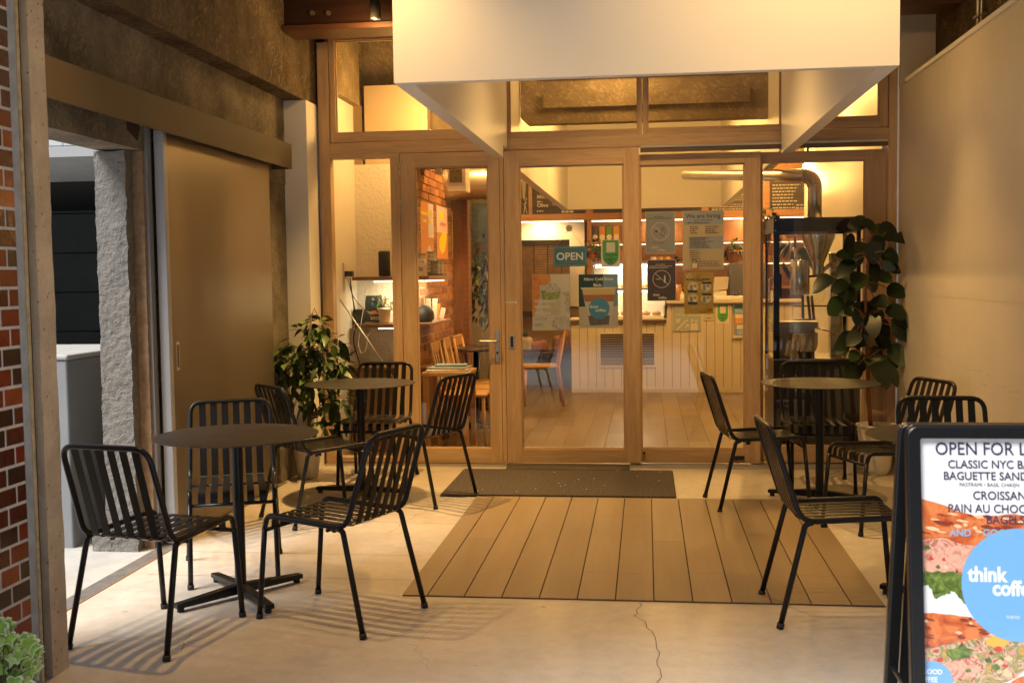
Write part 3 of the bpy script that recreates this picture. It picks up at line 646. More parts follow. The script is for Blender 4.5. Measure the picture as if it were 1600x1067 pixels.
# ================================================================== SIGN BOARD
SX0, SX1, SZ1, SY, SL = .712, 1.372, 1.052, 2.985, .128
def on_sign(x, y):                                       # where the leaning poster plane shows at (x, y)
    d = ray(x, y); t = (SY+SL*CAMH)/(d.y-SL*d.z); p = Vector((t*d.x, t*d.y, CAMH+t*d.z)); return (p.x, p.z)
sg = thing('sidewalk_sign', 'black framed folding menu board with sandwich poster at the lower right', 'sign board', (1.04, 3.05, 0))
LEAN = Matrix(((1, 0, 0, 0), (0, 1, SL, SY), (0, 0, 1, 0), (0, 0, 0, 1)))
BLKP = mat('black sign plastic', (.008, .008, .009), .28, spec=.3, bump=.02, bs=300)
def rframe(c, x0, x1, z0, z1, wd, y0, y1, r=.03):
    n = 5
    def rr(x0, x1, z0, z1, r):
        o = []
        for cx_, cz_, a in ((x1-r, z1-r, 0), (x0+r, z1-r, 90), (x0+r, z0+r, 180), (x1-r, z0+r, 270)):
            for k in range(n+1): t = R(a+90*k/n); o.append((cx_+r*cos(t), cz_+r*sin(t)))
        return o
    A, B = rr(x0, x1, z0, z1, r), rr(x0+wd, x1-wd, z0+wd, z1-wd, .006); k = len(A)
    va = [[c.vert((x, y, z)) for x, z in q] for q, y in ((A, y1), (A, y0+.006), ([(x+(.006 if x < (x0+x1)/2 else -.006), z+(.006 if z < (z0+z1)/2 else -.006)) for x, z in A], y0), (B, y0), (B, y1))]
    for i in range(4):
        for j in range(k): c.face((va[i][j], va[i][(j+1) % k], va[i+1][(j+1) % k], va[i+1][j]), i == 1)
    for j in range(k): c.face((va[4][j], va[4][(j+1) % k], va[0][(j+1) % k], va[0][j]))
c = MB(BLKP); c.M = LEAN; rframe(c, SX0, SX1, .03, SZ1, .036, -.012, .022); c.build('front_frame', sg)
c = MB(BLKP); c.M = LEAN; c.box(SX0+.03, SX1-.03, .010, .016, .06, SZ1-.03); c.build('backing', sg)
BACK = Matrix(((1, 0, 0, 0), (0, 1, -.19, SY+SL*SZ1+.19*SZ1+.035), (0, 0, 1, 0), (0, 0, 0, 1)))
c = MB(BLKP); c.M = BACK; rframe(c, SX0-.012, SX1+.012, .0, SZ1, .036, -.012, .014); c.box(SX0+.03, SX1-.03, -.004, .004, .06, SZ1-.03); c.build('rear_frame', sg)
c = MB(BLKP)
for z in (.30,): c.M = LEAN; c.box(SX0+.002, SX0+.012, .02, .27, z, z+.012)
c.build('spreader', sg)
ps = MB(mat('sign paper', (.82, .82, .83), .35, var=.03, vs=3)); ps.M = LEAN
PX0, PX1, PZ0, PZ1 = SX0+.03, SX1-.03, .062, SZ1-.032
ps.box(PX0, PX1, .002, .004, PZ0, PZ1)
def food(name, cols, scale, dist=1.5):
    m, nt, p = base(name); L = nt.links.new; mp = _coord(nt)
    no = _n(nt, 'ShaderNodeTexNoise', Scale=scale, Detail=5., Roughness=.6, Distortion=dist); L(mp.outputs[0], no.inputs[0])
    cr = nt.nodes.new('ShaderNodeValToRGB'); e = cr.color_ramp.elements
    while len(e) < len(cols): e.new(.5)
    for i, cc in enumerate(cols): e[i].position = .3+.42*i/(len(cols)-1); e[i].color = (*cc, 1)
    L(no.outputs[0], cr.inputs[0]); L(cr.outputs[0], p.inputs['Base Color']); p.inputs['Roughness'].default_value = .35; return m
CRUST = food('printed crust', [(.30, .045, .012), (.55, .11, .025), (.70, .22, .06), (.45, .075, .02)], 10, 2.2)
FILL = food('printed filling', [(.12, .02, .015), (.55, .18, .10), (.75, .45, .34), (.35, .07, .04), (.70, .38, .25)], 22, 2.5)
LETT = food('printed lettuce', [(.02, .04, .008), (.10, .16, .02), (.25, .33, .06)], 26, 2)
VEG = food('printed vegetables', [(.05, .10, .02), (.50, .06, .04), (.70, .48, .34), (.16, .20, .06), (.65, .35, .08), (.06, .04, .03)], 24, 2)
HAM = food('printed ham', [(.40, .09, .06), (.74, .42, .30), (.55, .20, .12)], 24, 2.5)
NAVY = mat('navy print', (.035, .035, .085), .4); SKYB = mat('sky blue print', (.16, .40, .72), .35); WHP = mat('white print', (.82, .83, .85), .4); SKYT = mat('light blue lettering', (.22, .42, .62), .4)
PXM = 3.07/1707
def spoly(px, m, y):
    ps.use(m); pts = [on_sign(*p) for p in px]; pts = [(max(PX0+.001, min(PX1-.001, x)), max(PZ0+.001, z)) for x, z in pts]
    ps.poly([(x, y, z) for x, z in pts][::-1])
def blob(px, m, y, amp=3., sub=5, seed=1):
    rnd = random.Random(seed); out = []; n = len(px)
    for i in range(n):
        p0, p1, p2, p3 = [Vector(px[(i+k-1) % n]) for k in range(4)]
        for j in range(sub):
            t = j/sub; q = .5*((2*p1)+(p2-p0)*t+(2*p0-5*p1+4*p2-p3)*t*t+(3*p1-p0-3*p2+p3)*t**3)
            out.append((q.x+rnd.uniform(-amp, amp), q.y+rnd.uniform(-amp, amp)))
    spoly(out, m, y)
y_ = .0016
blob([(1418, 845), (1470, 838), (1560, 852), (1640, 870), (1660, 900), (1560, 915), (1480, 900), (1418, 902)], FILL, y_, 3, 5, 2)
blob([(1418, 898), (1460, 892), (1520, 898), (1540, 915), (1524, 925), (1508, 942), (1490, 925), (1480, 928), (1462, 934), (1450, 915), (1418, 912)], LETT, y_-.0002, 2, 5, 3)
blob([(1418, 780), (1470, 788), (1525, 806), (1585, 804), (1660, 812), (1690, 845), (1660, 862), (1580, 850), (1520, 852), (1470, 840), (1418, 842)], CRUST, y_-.0004, 1.2, 5, 4)
blob([(1440, 868), (1480, 852), (1520, 862), (1512, 886), (1470, 892), (1445, 888)], HAM, y_-.0006, 3, 5, 8)
blob([(1418, 1010), (1470, 1000), (1560, 985), (1640, 975), (1660, 1010), (1600, 1050), (1540, 1080), (1460, 1070), (1418, 1040)], VEG, y_, 3, 5, 5)
blob([(1418, 962), (1450, 957), (1500, 962), (1560, 970), (1620, 965), (1640, 975), (1580, 990), (1510, 1000), (1450, 1012), (1418, 1008)], CRUST, y_-.0002, 1.2, 5, 6)
blob([(1470, 1040), (1500, 1032), (1530, 1040), (1520, 1056), (1480, 1060)], HAM, y_-.0004, 2, 5, 9)
blob([(1540, 1002), (1560, 990), (1580, 994), (1572, 1008), (1550, 1010)], mat('printed egg', (.75, .42, .06), .4), y_-.0005, 1, 5, 10)
blob([(1478, 1018), (1500, 1010), (1520, 1014), (1510, 1028), (1488, 1030)], LETT, y_-.0005, 2, 5, 12)
blob([(1575, 1072), (1610, 1052), (1680, 1046), (1690, 1100), (1600, 1100)], CRUST, y_-.0006, 1, 5, 11)
rnd = random.Random(30); HI = mat('printed highlight', (.86, .52, .30), .4); SH = mat('printed dark crust', (.22, .035, .012), .4)
for k in range(60):
    up_ = k % 2; x_ = rnd.uniform(1425, 1590); yb_ = (rnd.uniform(800, 842) if up_ else rnd.uniform(964, 995)); l_ = rnd.uniform(6, 26); h_ = rnd.uniform(1, 3.5)
    blob([(x_, yb_), (x_+l_*.5, yb_-h_+l_*.08), (x_+l_, yb_+l_*.16), (x_+l_*.5, yb_+h_+l_*.08)], HI if rnd.random() < .45 else SH, y_-.0005-.000004*k, .4, 3, k)
for k in range(46):
    x_ = rnd.uniform(1424, 1580); yb_ = rnd.choice((rnd.uniform(852, 900), rnd.uniform(1008, 1060))); l_ = rnd.uniform(5, 15)
    blob([(x_, yb_), (x_+l_*.6, yb_-l_*.35), (x_+l_, yb_+2), (x_+l_*.4, yb_+l_*.35)], rnd.choice((HI, SH, LETT, mat('printed tomato', (.55, .05, .03), .35), mat('printed meat', (.62, .30, .24), .4))), y_-.00063-.000004*k, 1, 3, k+100)
def circ(px, py, r, m, y):
    ps.use(m); cx_, cz_ = on_sign(px, py); r *= PXM
    pts = [(max(PX0+.001, cx_+r*cos(2*pi*i/48)), y, cz_+r*sin(2*pi*i/48)) for i in range(48)]; ps.poly(pts)
circ(1593, 914, 84, SKYB, y_-.0009); circ(1457, 1064, 30, SKYB, y_-.0010)
def stx(st, px, py, cap, m, bold=.02, y=y_-.0012, sx=1.):
    x_, z_ = on_sign(px, py); ps.use(m); ps.text(st, x_, z_, cap*PXM/.78, y, 'LEFT', bold, sx*.88)
stx('OPEN FOR LUNCH', 1461, 710, 21, NAVY, .006, sx=1.02); stx('CLASSIC NYC BAGELS', 1481, 731, 13.5, NAVY, .012, sx=1.04); stx('BAGUETTE SANDWICH', 1474, 749, 13.5, NAVY, .012, sx=1.04)
stx('PASTRAMI \u2022 BASIL CHIKEN', 1499, 759.5, 6, NAVY, .0, sx=1.1); stx('CROISSANT', 1520, 780, 14, NAVY, .012, sx=1.04); stx('PAIN AU CHOCOLAT', 1481, 800, 14, NAVY, .012, sx=1.02); stx('BAGELS', 1541, 818, 14, NAVY, .012, sx=1.04)
stx('AND', 1484, 837, 11.5, SKYT, .02, sx=1.1); stx('GOOD', 1536, 837, 11.5, SKYT, .02, sx=1.1)
stx('think', 1513, 907, 24, WHP, .035); stx('coffee.', 1551, 929, 24, WHP, .035); stx('TOKYO', 1572, 966, 5, WHP, .0)
for i, s_ in enumerate(('GOOD', 'COFFEE', 'DOING')): stx(s_, (1441, 1430, 1434)[i], 1052+12*i, 8, WHP, .02, sx=1.05)
ps.build('poster', sg)
c = MB(glass('sign cover', (.99, .99, .99), .03, .03)); c.M = LEAN; c.box(PX0, PX1, -.004, -.002, PZ0, PZ1); c.build('clear_cover', sg)

# ================================================================== NOTICES ON THE GLASS
class Notice:
    """flat sheet on a plane facing the terrace; u, v run 0..1 from its top left corner"""
    def __init__(s, x0, y0, x1, y1, Y, m, th=.0008):
        a, b = at(x0, y0, Y), at(x1, y1, Y); s.x0, s.x1, s.z1, s.z0, s.Y = a.x, b.x, a.z, b.z, Y
        s.W, s.H = s.x1-s.x0, s.z1-s.z0; s.m = MB(m); s.m.box(s.x0, s.x1, Y, Y+th, s.z0, s.z1); s.y = Y-.0003
    def p(s, u, v): return (s.x0+u*s.W, s.z1-v*s.H)
    def rect(s, u0, v0, u1, v1, m):
        s.y -= .0001; a, b = s.p(u0, v0), s.p(u1, v1); s.m.use(m).poly([(a[0], s.y, b[1]), (b[0], s.y, b[1]), (b[0], s.y, a[1]), (a[0], s.y, a[1])]); return s
    def poly(s, pts, m): s.y -= .0001; s.m.use(m).poly([(s.p(u, v)[0], s.y, s.p(u, v)[1]) for u, v in pts][::-1]); return s
    def circ(s, u, v, r, m): s.y -= .0001; s.m.use(m).disc(s.p(u, v), r*s.W, s.y); return s
    def ring(s, u, v, r, w, m): s.y -= .0001; s.m.use(m).ring(s.p(u, v), r*s.W, w*s.W, s.y); return s
    def line(s, a, b, w, m): s.y -= .0001; s.m.use(m).line(s.p(*a), s.p(*b), w*s.W, s.y); return s
    def txt(s, st, u, v, h, m, al='LEFT', bold=0., sx=1.): s.y -= .0001; q = s.p(u, v); s.m.use(m).text(st, q[0], q[1], h*s.H/.7, s.y, al, bold, sx); return s
    def lines(s, u0, u1, v0, dv, n, h, m, seed=0):        # rows of writing too small to read
        rnd = random.Random(seed)
        for i in range(n):
            u = u0; end = u1-(u1-u0)*rnd.random()*.35
            while u < end:
                wd = rnd.uniform(.02, .07); s.rect(u, v0+dv*i, min(u+wd, end), v0+dv*i+h, m); u += wd+.018
        return s
    def done(s, name, label, cat, group=None): return tag(s.m.build(name), label, cat, group)
def pm(n, c, r=.55): return mat('print '+n, c, r)
CREAM = pm('cream', (.72, .66, .55)); TAN = pm('tan', (.62, .48, .28)); INK = pm('ink', (.05, .04, .04)); GREYP = pm('grey sheet', (.33, .33, .33)); BROWNP = pm('brown sheet', (.085, .055, .045))
GREENP = pm('label green', (.10, .38, .09)); DKG = pm('bottle green', (.015, .055, .045)); PBLUE = pm('cup blue', (.08, .30, .52)); ORG = pm('orange', (.70, .26, .04)); TEAL = pm('teal sign', (.06, .20, .28)); PALEB = pm('pale blue', (.38, .50, .62))
MATCHA = food('printed matcha', [(.12, .20, .03), (.30, .40, .08), (.55, .58, .30)], 40, 1.2); MANGO = food('printed mango', [(.60, .16, .02), (.78, .36, .05), (.70, .22, .03)], 18, 1); LATTE = food('printed latte', [(.70, .62, .45), (.55, .50, .28)], 20, .5); COCO = food('printed coconut', [(.25, .19, .13), (.62, .58, .50), (.78, .75, .68)], 40, 1.5)
YG, YS = 8.3785, 8.4405
n = Notice(831, 429, 891, 516, YG, CREAM)
n.poly([(0, 0), (.48, 0), (.50, .12), (.36, .28), (.22, .42), (.10, .62), (.05, .74), (0, .76)], MANGO)
n.poly([(.80, .33), (.95, .30), (1, .40), (1, .72), (.9, .66), (.84, .5)], COCO)
n.poly([(.20, .19), (.80, .24), (.74, .71), (.66, .74), (.36, .73), (.28, .68)], pm('glass outline', (.60, .60, .62)))
n.poly([(.23, .22), (.77, .26), (.71, .70), (.40, .71), (.31, .66)], LATTE); n.poly([(.24, .29), (.76, .31), (.70, .44), (.5, .47), (.27, .45)], MATCHA)
n.poly([(.22, .27), (.30, .20), (.45, .16), (.62, .17), (.74, .23), (.76, .30), (.5, .33)], COCO)
n.poly([(.5, .86), (.62, .77), (.82, .74), (1, .8), (1, 1), (.55, 1)], COCO)
n.txt('COCONUT', .06, .50, .05, WHP, 'LEFT', .03, 1.05).txt('MANGO', .06, .60, .05, WHP, 'LEFT', .03, 1.05).txt('MATCHA', .06, .71, .05, WHP, 'LEFT', .03)
n.txt('LATTE', .06, .82, .05, PALEB, 'LEFT', .03, 1.05).txt('\u00a5880', .06, .92, .05, PALEB, 'LEFT', .03, 1.05)
n.done('drink_poster', 'coconut matcha latte poster with orange mango corner on the sliding door', 'poster')
n = Notice(904, 429, 966, 512, YG, CREAM)
n.rect(0, 0, 1, .60, DKG).rect(.62, 0, 1, .6, pm('poster blue', (.20, .33, .50)))
n.rect(0, .60, 1, 1, pm('table tan', (.58, .52, .42)))
n.poly([(.08, .26), (.94, .26), (.82, .93), (.26, .95)], pm('cup body', (.62, .58, .54)))
n.poly([(.08, .255), (.94, .255), (.925, .38), (.11, .38)], pm('beer head', (.66, .50, .22))); n.poly([(.11, .38), (.92, .38), (.89, .51), (.16, .51)], pm('amber coffee', (.42, .17, .06)))
n.poly([(.05, .245), (.97, .245), (.96, .27), (.06, .27)], pm('cup rim', (.75, .68, .55)))
n.poly([(.23, .77), (.79, .77), (.765, .94), (.28, .955)], food('printed iced base', [(.05, .04, .03), (.18, .15, .12), (.10, .14, .07)], 40, 1))
n.m.use(PBLUE); n.circ(.52, .64, .265, PBLUE); n.txt('think', .28, .63, .055, WHP, 'LEFT', .02).txt('coffee.', .42, .695, .055, WHP, 'LEFT', .02)
n.txt('Nitro Cold Brew', .51, .115, .055, WHP, 'CENTER', .02, 1.0).txt('is', .48, .165, .03, WHP, 'CENTER').txt('Back.', .49, .225, .055, WHP, 'CENTER', .03)
n.done('drink_poster', 'nitro cold brew poster with a tall plastic cup on the sliding door', 'poster')
def green_label(x0, y0, x1, y1, Y, label):
    n = Notice(x0, y0, x1, y1, Y, CREAM)
    n.poly([(.08, .02), (.92, .02), (.92, .62)]+[(.5+.42*cos(R(a)), .62+.30*sin(R(a))) for a in range(15, 180, 15)]+[(.08, .62)], GREENP)
    n.rect(.28, .10, .74, .46, CREAM)
    n.lines(.22, .95, .54, .1, 1, .035, DKG, 3).lines(.45, .62, .62, .1, 1, .03, DKG, 4).lines(.2, .9, .70, .1, 1, .04, DKG, 5).ring(.5, .84, .10, .03, DKG)
    return n.done('green_label', label, 'sticker', 'green round ended stickers')
green_label(939, 375, 969, 417, YG, 'green round ended sticker on the sliding door above the cold brew poster')
def think_sheet(x0, y0, x1, y1, m, ink, lab, cup=True):
    n = Notice(x0, y0, x1, y1, YS, m, .0012)
    n.rect(0, 0, 1, .012, CREAM).rect(0, .988, 1, 1, CREAM).rect(0, 0, .016, 1, CREAM).rect(.984, 0, 1, 1, CREAM)
    n.lines(.30, .80, .11, .05, 1, .014, INK if cup else ink, 2); n.lines(.07, .95, .15, .04, 1 if cup else 2, .016, INK if cup else ink, 3)
    n.ring(.5, .47, .30, .018, ink); n.line((.29, .34), (.71, .60), .018, ink)
    if cup:
        n.ring(.58, .41, .045, .016, INK).line((.53, .46), (.53, .56), .016, INK).line((.63, .46), (.63, .58), .016, INK).line((.53, .56), (.62, .58), .016, INK)
        n.poly([(.30, .48), (.36, .43), (.43, .48), (.37, .485)], INK)
    else: n.line((.30, .47), (.47, .47), .02, ink).line((.47, .47), (.53, .50), .02, INK).rect(.585, .42, .635, .56, ink).poly([(.585, .42), (.61, .36), (.635, .42)], ink)
    n.lines(.25, .80, .74, .03, 2 if not cup else 1, .012, INK if cup else pm('dim ink', (.16, .12, .11)), 6)
    n.txt('think', .20, .875, .055, ink, 'LEFT', .03).txt('coffee.', .38, .945, .055, ink, 'LEFT', .03)
    return n.done('rule_sheet', lab, 'notice', 'crossed circle notices')
think_sheet(1008.5, 331.5, 1055, 396, GREYP, pm('salmon', (.66, .50, .42)), 'grey notice with a pale crossed circle, left of the hiring notice')
think_sheet(1011, 406, 1056.5, 470, BROWNP, CREAM, 'dark brown notice with a white crossed circle on the second glass door', False)
n = Notice(1066.5, 330, 1131, 421, YS, TAN, .0012)
n.rect(.02, .012, .985, .235, pm('header grey', (.40, .41, .43))).rect(.14, .435, .98, .645, pm('header grey', (.4, .4, .4)))
n.txt('We are hiring', .50, .122, .072, NAVY, 'CENTER', .012, 1.0)
n.lines(.28, .75, .155, .1, 1, .012, INK, 1).lines(.12, .93, .195, .1, 1, .016, INK, 2).lines(.18, .40, .265, .035, 4, .014, INK, 3).lines(.55, .92, .265, .035, 4, .012, INK, 4)
n.lines(.18, .75, .455, .032, 6, .012, INK, 5).lines(.17, .5, .675, .035, 5, .012, INK, 6).lines(.34, .95, .855, .035, 3, .013, INK, 7)
n.ring(.28, .86, .05, .015, INK).rect(.22, .89, .36, .97, pm('pale tan', (.68, .55, .36))).line((.22, .97), (.22, .9), .012, INK).line((.36, .97), (.36, .9), .012, INK)
n.done('hiring_notice', 'tall tan We are hiring notice on the second glass door', 'notice')
n = Notice(1069, 425.5, 1115, 490.5, YS-.0016, pm('mustard sheet', (.52, .34, .04)), .0012)
n.ring(.17, .10, .07, .02, CREAM).lines(.4, .62, .05, .1, 1, .012, INK, 1).lines(.42, .58, .11, .1, 1, .02, INK, 2).lines(.08, .95, .155, .1, 1, .03, INK, 3).lines(.3, .7, .20, .1, 1, .012, INK, 4)
for u, v in ((.30, .35), (.74, .35), (.30, .63), (.74, .63)):
    n.circ(u, v, .18, pm('pale mustard', (.62, .50, .26)))
    n.circ(u-.06, v-.01, .05, pm('figure blue', (.16, .25, .28))).circ(u+.07, v-.02, .045, pm('figure red', (.48, .16, .08))).rect(u-.10, v+.02, u-.02, v+.09, pm('figure blue', (.16, .25, .28))).rect(u+.03, v+.02, u+.11, v+.08, CREAM)
for u, v in ((.28, .455), (.77, .26), (.28, .735), (.77, .535)): n.poly([(u-.17, v), (u-.15, v-.025), (u+.15, v-.025), (u+.17, v), (u+.15, v+.025), (u-.15, v+.025)], INK)
n.lines(.28, .75, .82, .04, 2, .012, pm('pale mustard', (.62, .5, .26)), 8).lines(.78, .95, .89, .04, 1, .03, INK, 9).lines(.5, .8, .945, .1, 1, .015, INK, 10)
n.done('manners_notice', 'mustard yellow notice with four small round drawings below the hiring notice', 'notice')
# hanging OPEN sign
os_ = thing('open_sign', 'blue OPEN sign hanging by a cord from a round hook on the sliding door', 'sign', tuple(at(890, 400, 8.42)))
n = Notice(864, 385.5, 917, 416, 8.415, TEAL, .006); n.m.use(TEAL)
for a, b in (((.03, .06), (.97, .06)), ((.03, .94), (.97, .94)), ((.03, .06), (.03, .94)), ((.97, .06), (.97, .94))): n.line(a, b, .008, PALEB)
n.txt('OPEN', .5, .67, .36, WHP, 'CENTER', .02, 1.02).lines(.40, .58, .20, .1, 1, .05, pm('red print', (.45, .07, .04)), 2).lines(.28, .68, .76, .1, 1, .04, pm('red print', (.45, .07, .04)), 3)
n.m.build('board', os_)
hk = at(889.5, 357, 8.40); a, b = at(868, 387, 8.412), at(913, 387, 8.412)
c = MB(mat('cord', (.55, .42, .28), .8)); c.tube([a, hk], .0014, 6); c.tube([b, hk], .0014, 6); c.build('cord', os_)
c = MB(mat('clear hook', (.5, .42, .32), .3)); c.tube([(hk.x, 8.377, hk.z), (hk.x, 8.386, hk.z)], .025, 20); c.tube([(hk.x, 8.386, hk.z), (hk.x, 8.40, hk.z)], .009, 12); c.build('hook', os_)

# ================================================================== PLANTS ON THE TERRACE
def leaf(m, base_, d, up, L, W, droop=.3, fold=.25, k=5, pw=.85):
    d = Vector(d).normalized(); up = Vector(up); s_ = d.cross(up)
    if s_.length < 1e-3: s_ = Vector((1, 0, 0))
    s_.normalize(); up = s_.cross(d).normalized(); rows = []
    for i in range(k+1):
        t = i/k; wv = W*.5*(sin(pi*min(1, t*.93+.05)**.85)**(pw/.85))*(1-.25*t*(pw > .8)) if 0 < i < k else W*.03
        c_ = Vector(base_)+d*(L*t)-Vector((0, 0, 1))*(droop*L*t*t)
        rows.append([m.vert(c_-s_*wv+up*fold*wv), m.vert(c_), m.vert(c_+s_*wv+up*fold*wv)])
    for i in range(k):
        for j in range(2): m.face((rows[i][j], rows[i][j+1], rows[i+1][j+1], rows[i+1][j]), True)
def rdir(rnd, zlo=-1, zhi=1):
    a = rnd.uniform(0, 2*pi); z = rnd.uniform(zlo, zhi); r = math.sqrt(max(0, 1-z*z)); return Vector((r*cos(a), r*sin(a), z))
def ficus(name, label, loc, pot, trunk, clumps, nl, L, seed, lay=None):
    rnd = random.Random(seed); t = thing(name, label, 'plant', loc); x0, y0, z0 = loc
    if pot:
        r0, r1, h, pmx = pot
        c = MB(pmx); c.lathe([(r0*.9, 0), (r0, .01), (r1, h-.02), (r1+.006, h-.018), (r1+.006, h), (r1-.008, h), (r1-.012, h-.03)], loc, 28, cap=True); po = c.build('pot', t)
        c = MB(SOIL); c.lathe([(.002, h-.025), (r1-.013, h-.028)], loc, 20, cap=False); c.build('soil', po)
    c = MB(BARK)
    tp_ = [Vector(loc)+Vector(p) for p in trunk]; c.tube(tp_, [.016-.009*i/(len(tp_)-1) for i in range(len(tp_))], 8)
    tips = []
    for cx_, cy_, cz_, rr_, wgt in clumps:
        ctr = Vector(loc)+Vector((cx_, cy_, cz_)); st_ = min(tp_, key=lambda p: (p-ctr).length)
        for k in range(max(2, int(wgt*.35))):
            e = ctr+rdir(rnd)*rr_*rnd.uniform(.3, .95); mid = (st_+e)/2+Vector((0, 0, .06)); c.tube([st_, mid, e], [.005, .0035, .0015], 5, False); tips.append((mid, e))
    c.build('trunk', t)
    m = MB(LEAFD)
    tot = sum(q[4] for q in clumps)
    for cx_, cy_, cz_, rr_, wgt in clumps:
        ctr = Vector(loc)+Vector((cx_, cy_, cz_))
        for k in range(int(nl*wgt/tot)):
            v = rdir(rnd)*rr_*rnd.random()**.45; p = ctr+v
            d_ = (v.normalized()*.8+rdir(rnd)*.6+Vector((0, 0, -.45))).normalized()
            m.use(rnd.choices((LEAFD, LEAFM, LEAFL), (5, 4, 1.2))[0]); l_ = L*rnd.uniform(.65, 1.2)
            leaf(m, p, d_, Vector((0, 0, 1))+rdir(rnd)*.5, l_, l_*rnd.uniform(.45, .58), rnd.uniform(.1, .5), rnd.uniform(.1, .35))
    m.build('foliage', t); return t
ficus('ficus', 'leafy green ficus in a tapered white pot by the left shop window', (-2.50, 7.80, 0),
      (.075, .105, .27, mat('white faceted pot', (.68, .65, .60), .45)), [(0, 0, .2), (.02, 0, .45), (-.01, .01, .7), (.03, 0, .95), (.06, -.02, 1.2)],
      [(-.12, 0, .84, .17, 8), (.14, -.04, .82, .18, 8), (.02, .02, 1.0, .15, 6), (.10, 0, 1.13, .09, 2.5), (.20, .0, 1.02, .09, 2), (-.13, 0, .66, .14, 4), (.06, 0, .64, .15, 4), (.24, -.06, .55, .10, 3), (.17, -.06, .40, .10, 2.2), (.32, -.07, .60, .08, 1.5), (.30, -.07, .44, .06, 1), (-.22, .02, .92, .07, 1.2), (.30, -.02, .86, .07, 1.5)], 430, .104, 5)
# rubber plant climbing at the right
def big_leaf_plant():
    rnd = random.Random(9); loc = (1.66, 8.15, 0); t = thing('fiddle_leaf_plant', 'tall dark broad leaved plant in a ribbed white pot at the right', 'plant', loc)
    prof = []
    for i in range(9): z = .035+i*.034; r = .088+.05*z/.33; prof += [(r, z), (r+.004, z+.014), (r+.004, z+.022)]
    c = MB(mat('white ribbed pot', (.70, .66, .58), .5)); c.lathe([(.08, 0)]+prof+[(.135, .345), (.147, .35), (.147, .365), (.13, .365), (.126, .33)], loc, 32); po = c.build('pot', t)
    c = MB(SOIL); c.lathe([(.002, .34), (.128, .338)], loc, 20, cap=False); c.build('soil', po)
    tr = [at(x, y, 8.15) for x, y in ((1362, 680), (1357, 620), (1356, 560), (1352, 500), (1353, 440), (1358, 400), (1364, 370))]
    c = MB(mat('orange brown stem', (.26, .12, .045), .65, var=.25, vs=20)); c.tube(tr, [.017, .016, .014, .012, .010, .008, .005], 10)
    m = MB(LEAFK)
    spec = [(1345, 345, .5, -.35), (1372, 360, .8, -.1), (1395, 372, .6, .3), (1352, 380, -.6, -.3), (1380, 395, .7, -.5), (1335, 398, -1, .1), (1325, 440, -1, -.2), (1300, 432, -1, -.6), (1345, 425, -.3, -.6), (1370, 430, .7, .1), (1385, 450, .9, -.3),
            (1365, 465, .5, -.6), (1340, 455, -.8, -.4), (1335, 480, -1, -.2), (1360, 490, .1, -.8), (1385, 480, .8, -.5), (1392, 500, .7, -.6), (1345, 520, -.8, -.6), (1330, 530, -1, -.5), (1375, 525, .5, -.7), (1390, 540, .6, -.8), (1352, 555, -.4, -.8), (1370, 565, .3, -.9), (1340, 570, -.6, -.7), (1385, 570, .4, -.9), (1320, 470, -1, -.7), (1360, 410, .1, -.4), (1378, 418, .3, .2), (1350, 470, -.1, -.9), (1372, 500, .2, -.7), (1364, 540, .2, -.9)]
    for k in range(26): y = 348+k*8.8+rnd.uniform(-6, 6); x = 1364+rnd.uniform(-34, 34)-max(0, (y-470))*.05; spec.append((x, y, (x-1362)/30+rnd.uniform(-.4, .4), rnd.uniform(-.8, .1)))
    for k, (x, y, dx, dz) in enumerate(spec):
        Yv = 8.15+rnd.uniform(-.10, .10); p = at(x, y, Yv); st_ = min(tr, key=lambda q: (q-p).length)
        c.tube([st_, (st_+p)/2+Vector((0, 0, .015)), p], [.006, .005, .003], 6, False)
        L = rnd.uniform(.10, .17); m.use(rnd.choices((LEAFK, LEAFD, LEAFM), (9, 3, .6))[0])
        leaf(m, p, Vector((dx*.8, rnd.uniform(-.7, .25), dz*.6)), Vector((0, -1, .55))+rdir(rnd)*.45, L, L*rnd.uniform(.78, 1.0), rnd.uniform(.1, .5), rnd.uniform(.05, .2), 8, .5)
    c.build('stem', t); m.build('foliage', t)
big_leaf_plant()
c = MB(mat('ivory plastic', (.74, .68, .56), .4)); q = at(1328.5, 738, 8.16)
c.prism([(q.x+.04*cos(R(a)), 8.13, .09+.045*sin(R(a))) for a in range(0, 181, 15)]+[(q.x-.044, 8.13, 0), (q.x+.044, 8.13, 0)], (0, .05, 0))
tag(c.build('door_stop', bevel=.006, seg=3), 'small ivory rounded block on the floor beside the ribbed pot', 'door stop')
# ivy
iv = thing('ivy', 'variegated ivy with cream edged leaves at the lower left corner', 'plant', (-1.98, 3.05, .0))
c = MB(mat('terracotta trough', (.22, .12, .08), .8)); c.box(-2.19, -1.90, 2.6, 3.25, -.03, .09); po = c.build('planter', iv, bevel=.01)
c = MB(SOIL); c.box(-2.17, -1.92, 2.62, 3.23, .09, .095); c.build('soil', po)
m = MB(LEAFL); CRM = mat('cream leaf edge', (.80, .86, .50), .5, var=.15, vs=20); IVG = mat('ivy green', (.28, .50, .07), .45, var=.35, vs=30); IVP = mat('ivy pale green', (.48, .70, .20), .45, var=.3, vs=30)
rnd = random.Random(3); tw = MB(mat('ivy stem', (.12, .14, .05), .7))
OUT = [(0, 0), (.28, -.12), (.46, .05), (.34, .22), (.62, .42), (.34, .50), (.16, .62), (0, 1.0), (-.16, .62), (-.34, .50), (-.62, .42), (-.34, .22), (-.46, .05), (-.28, -.12)]
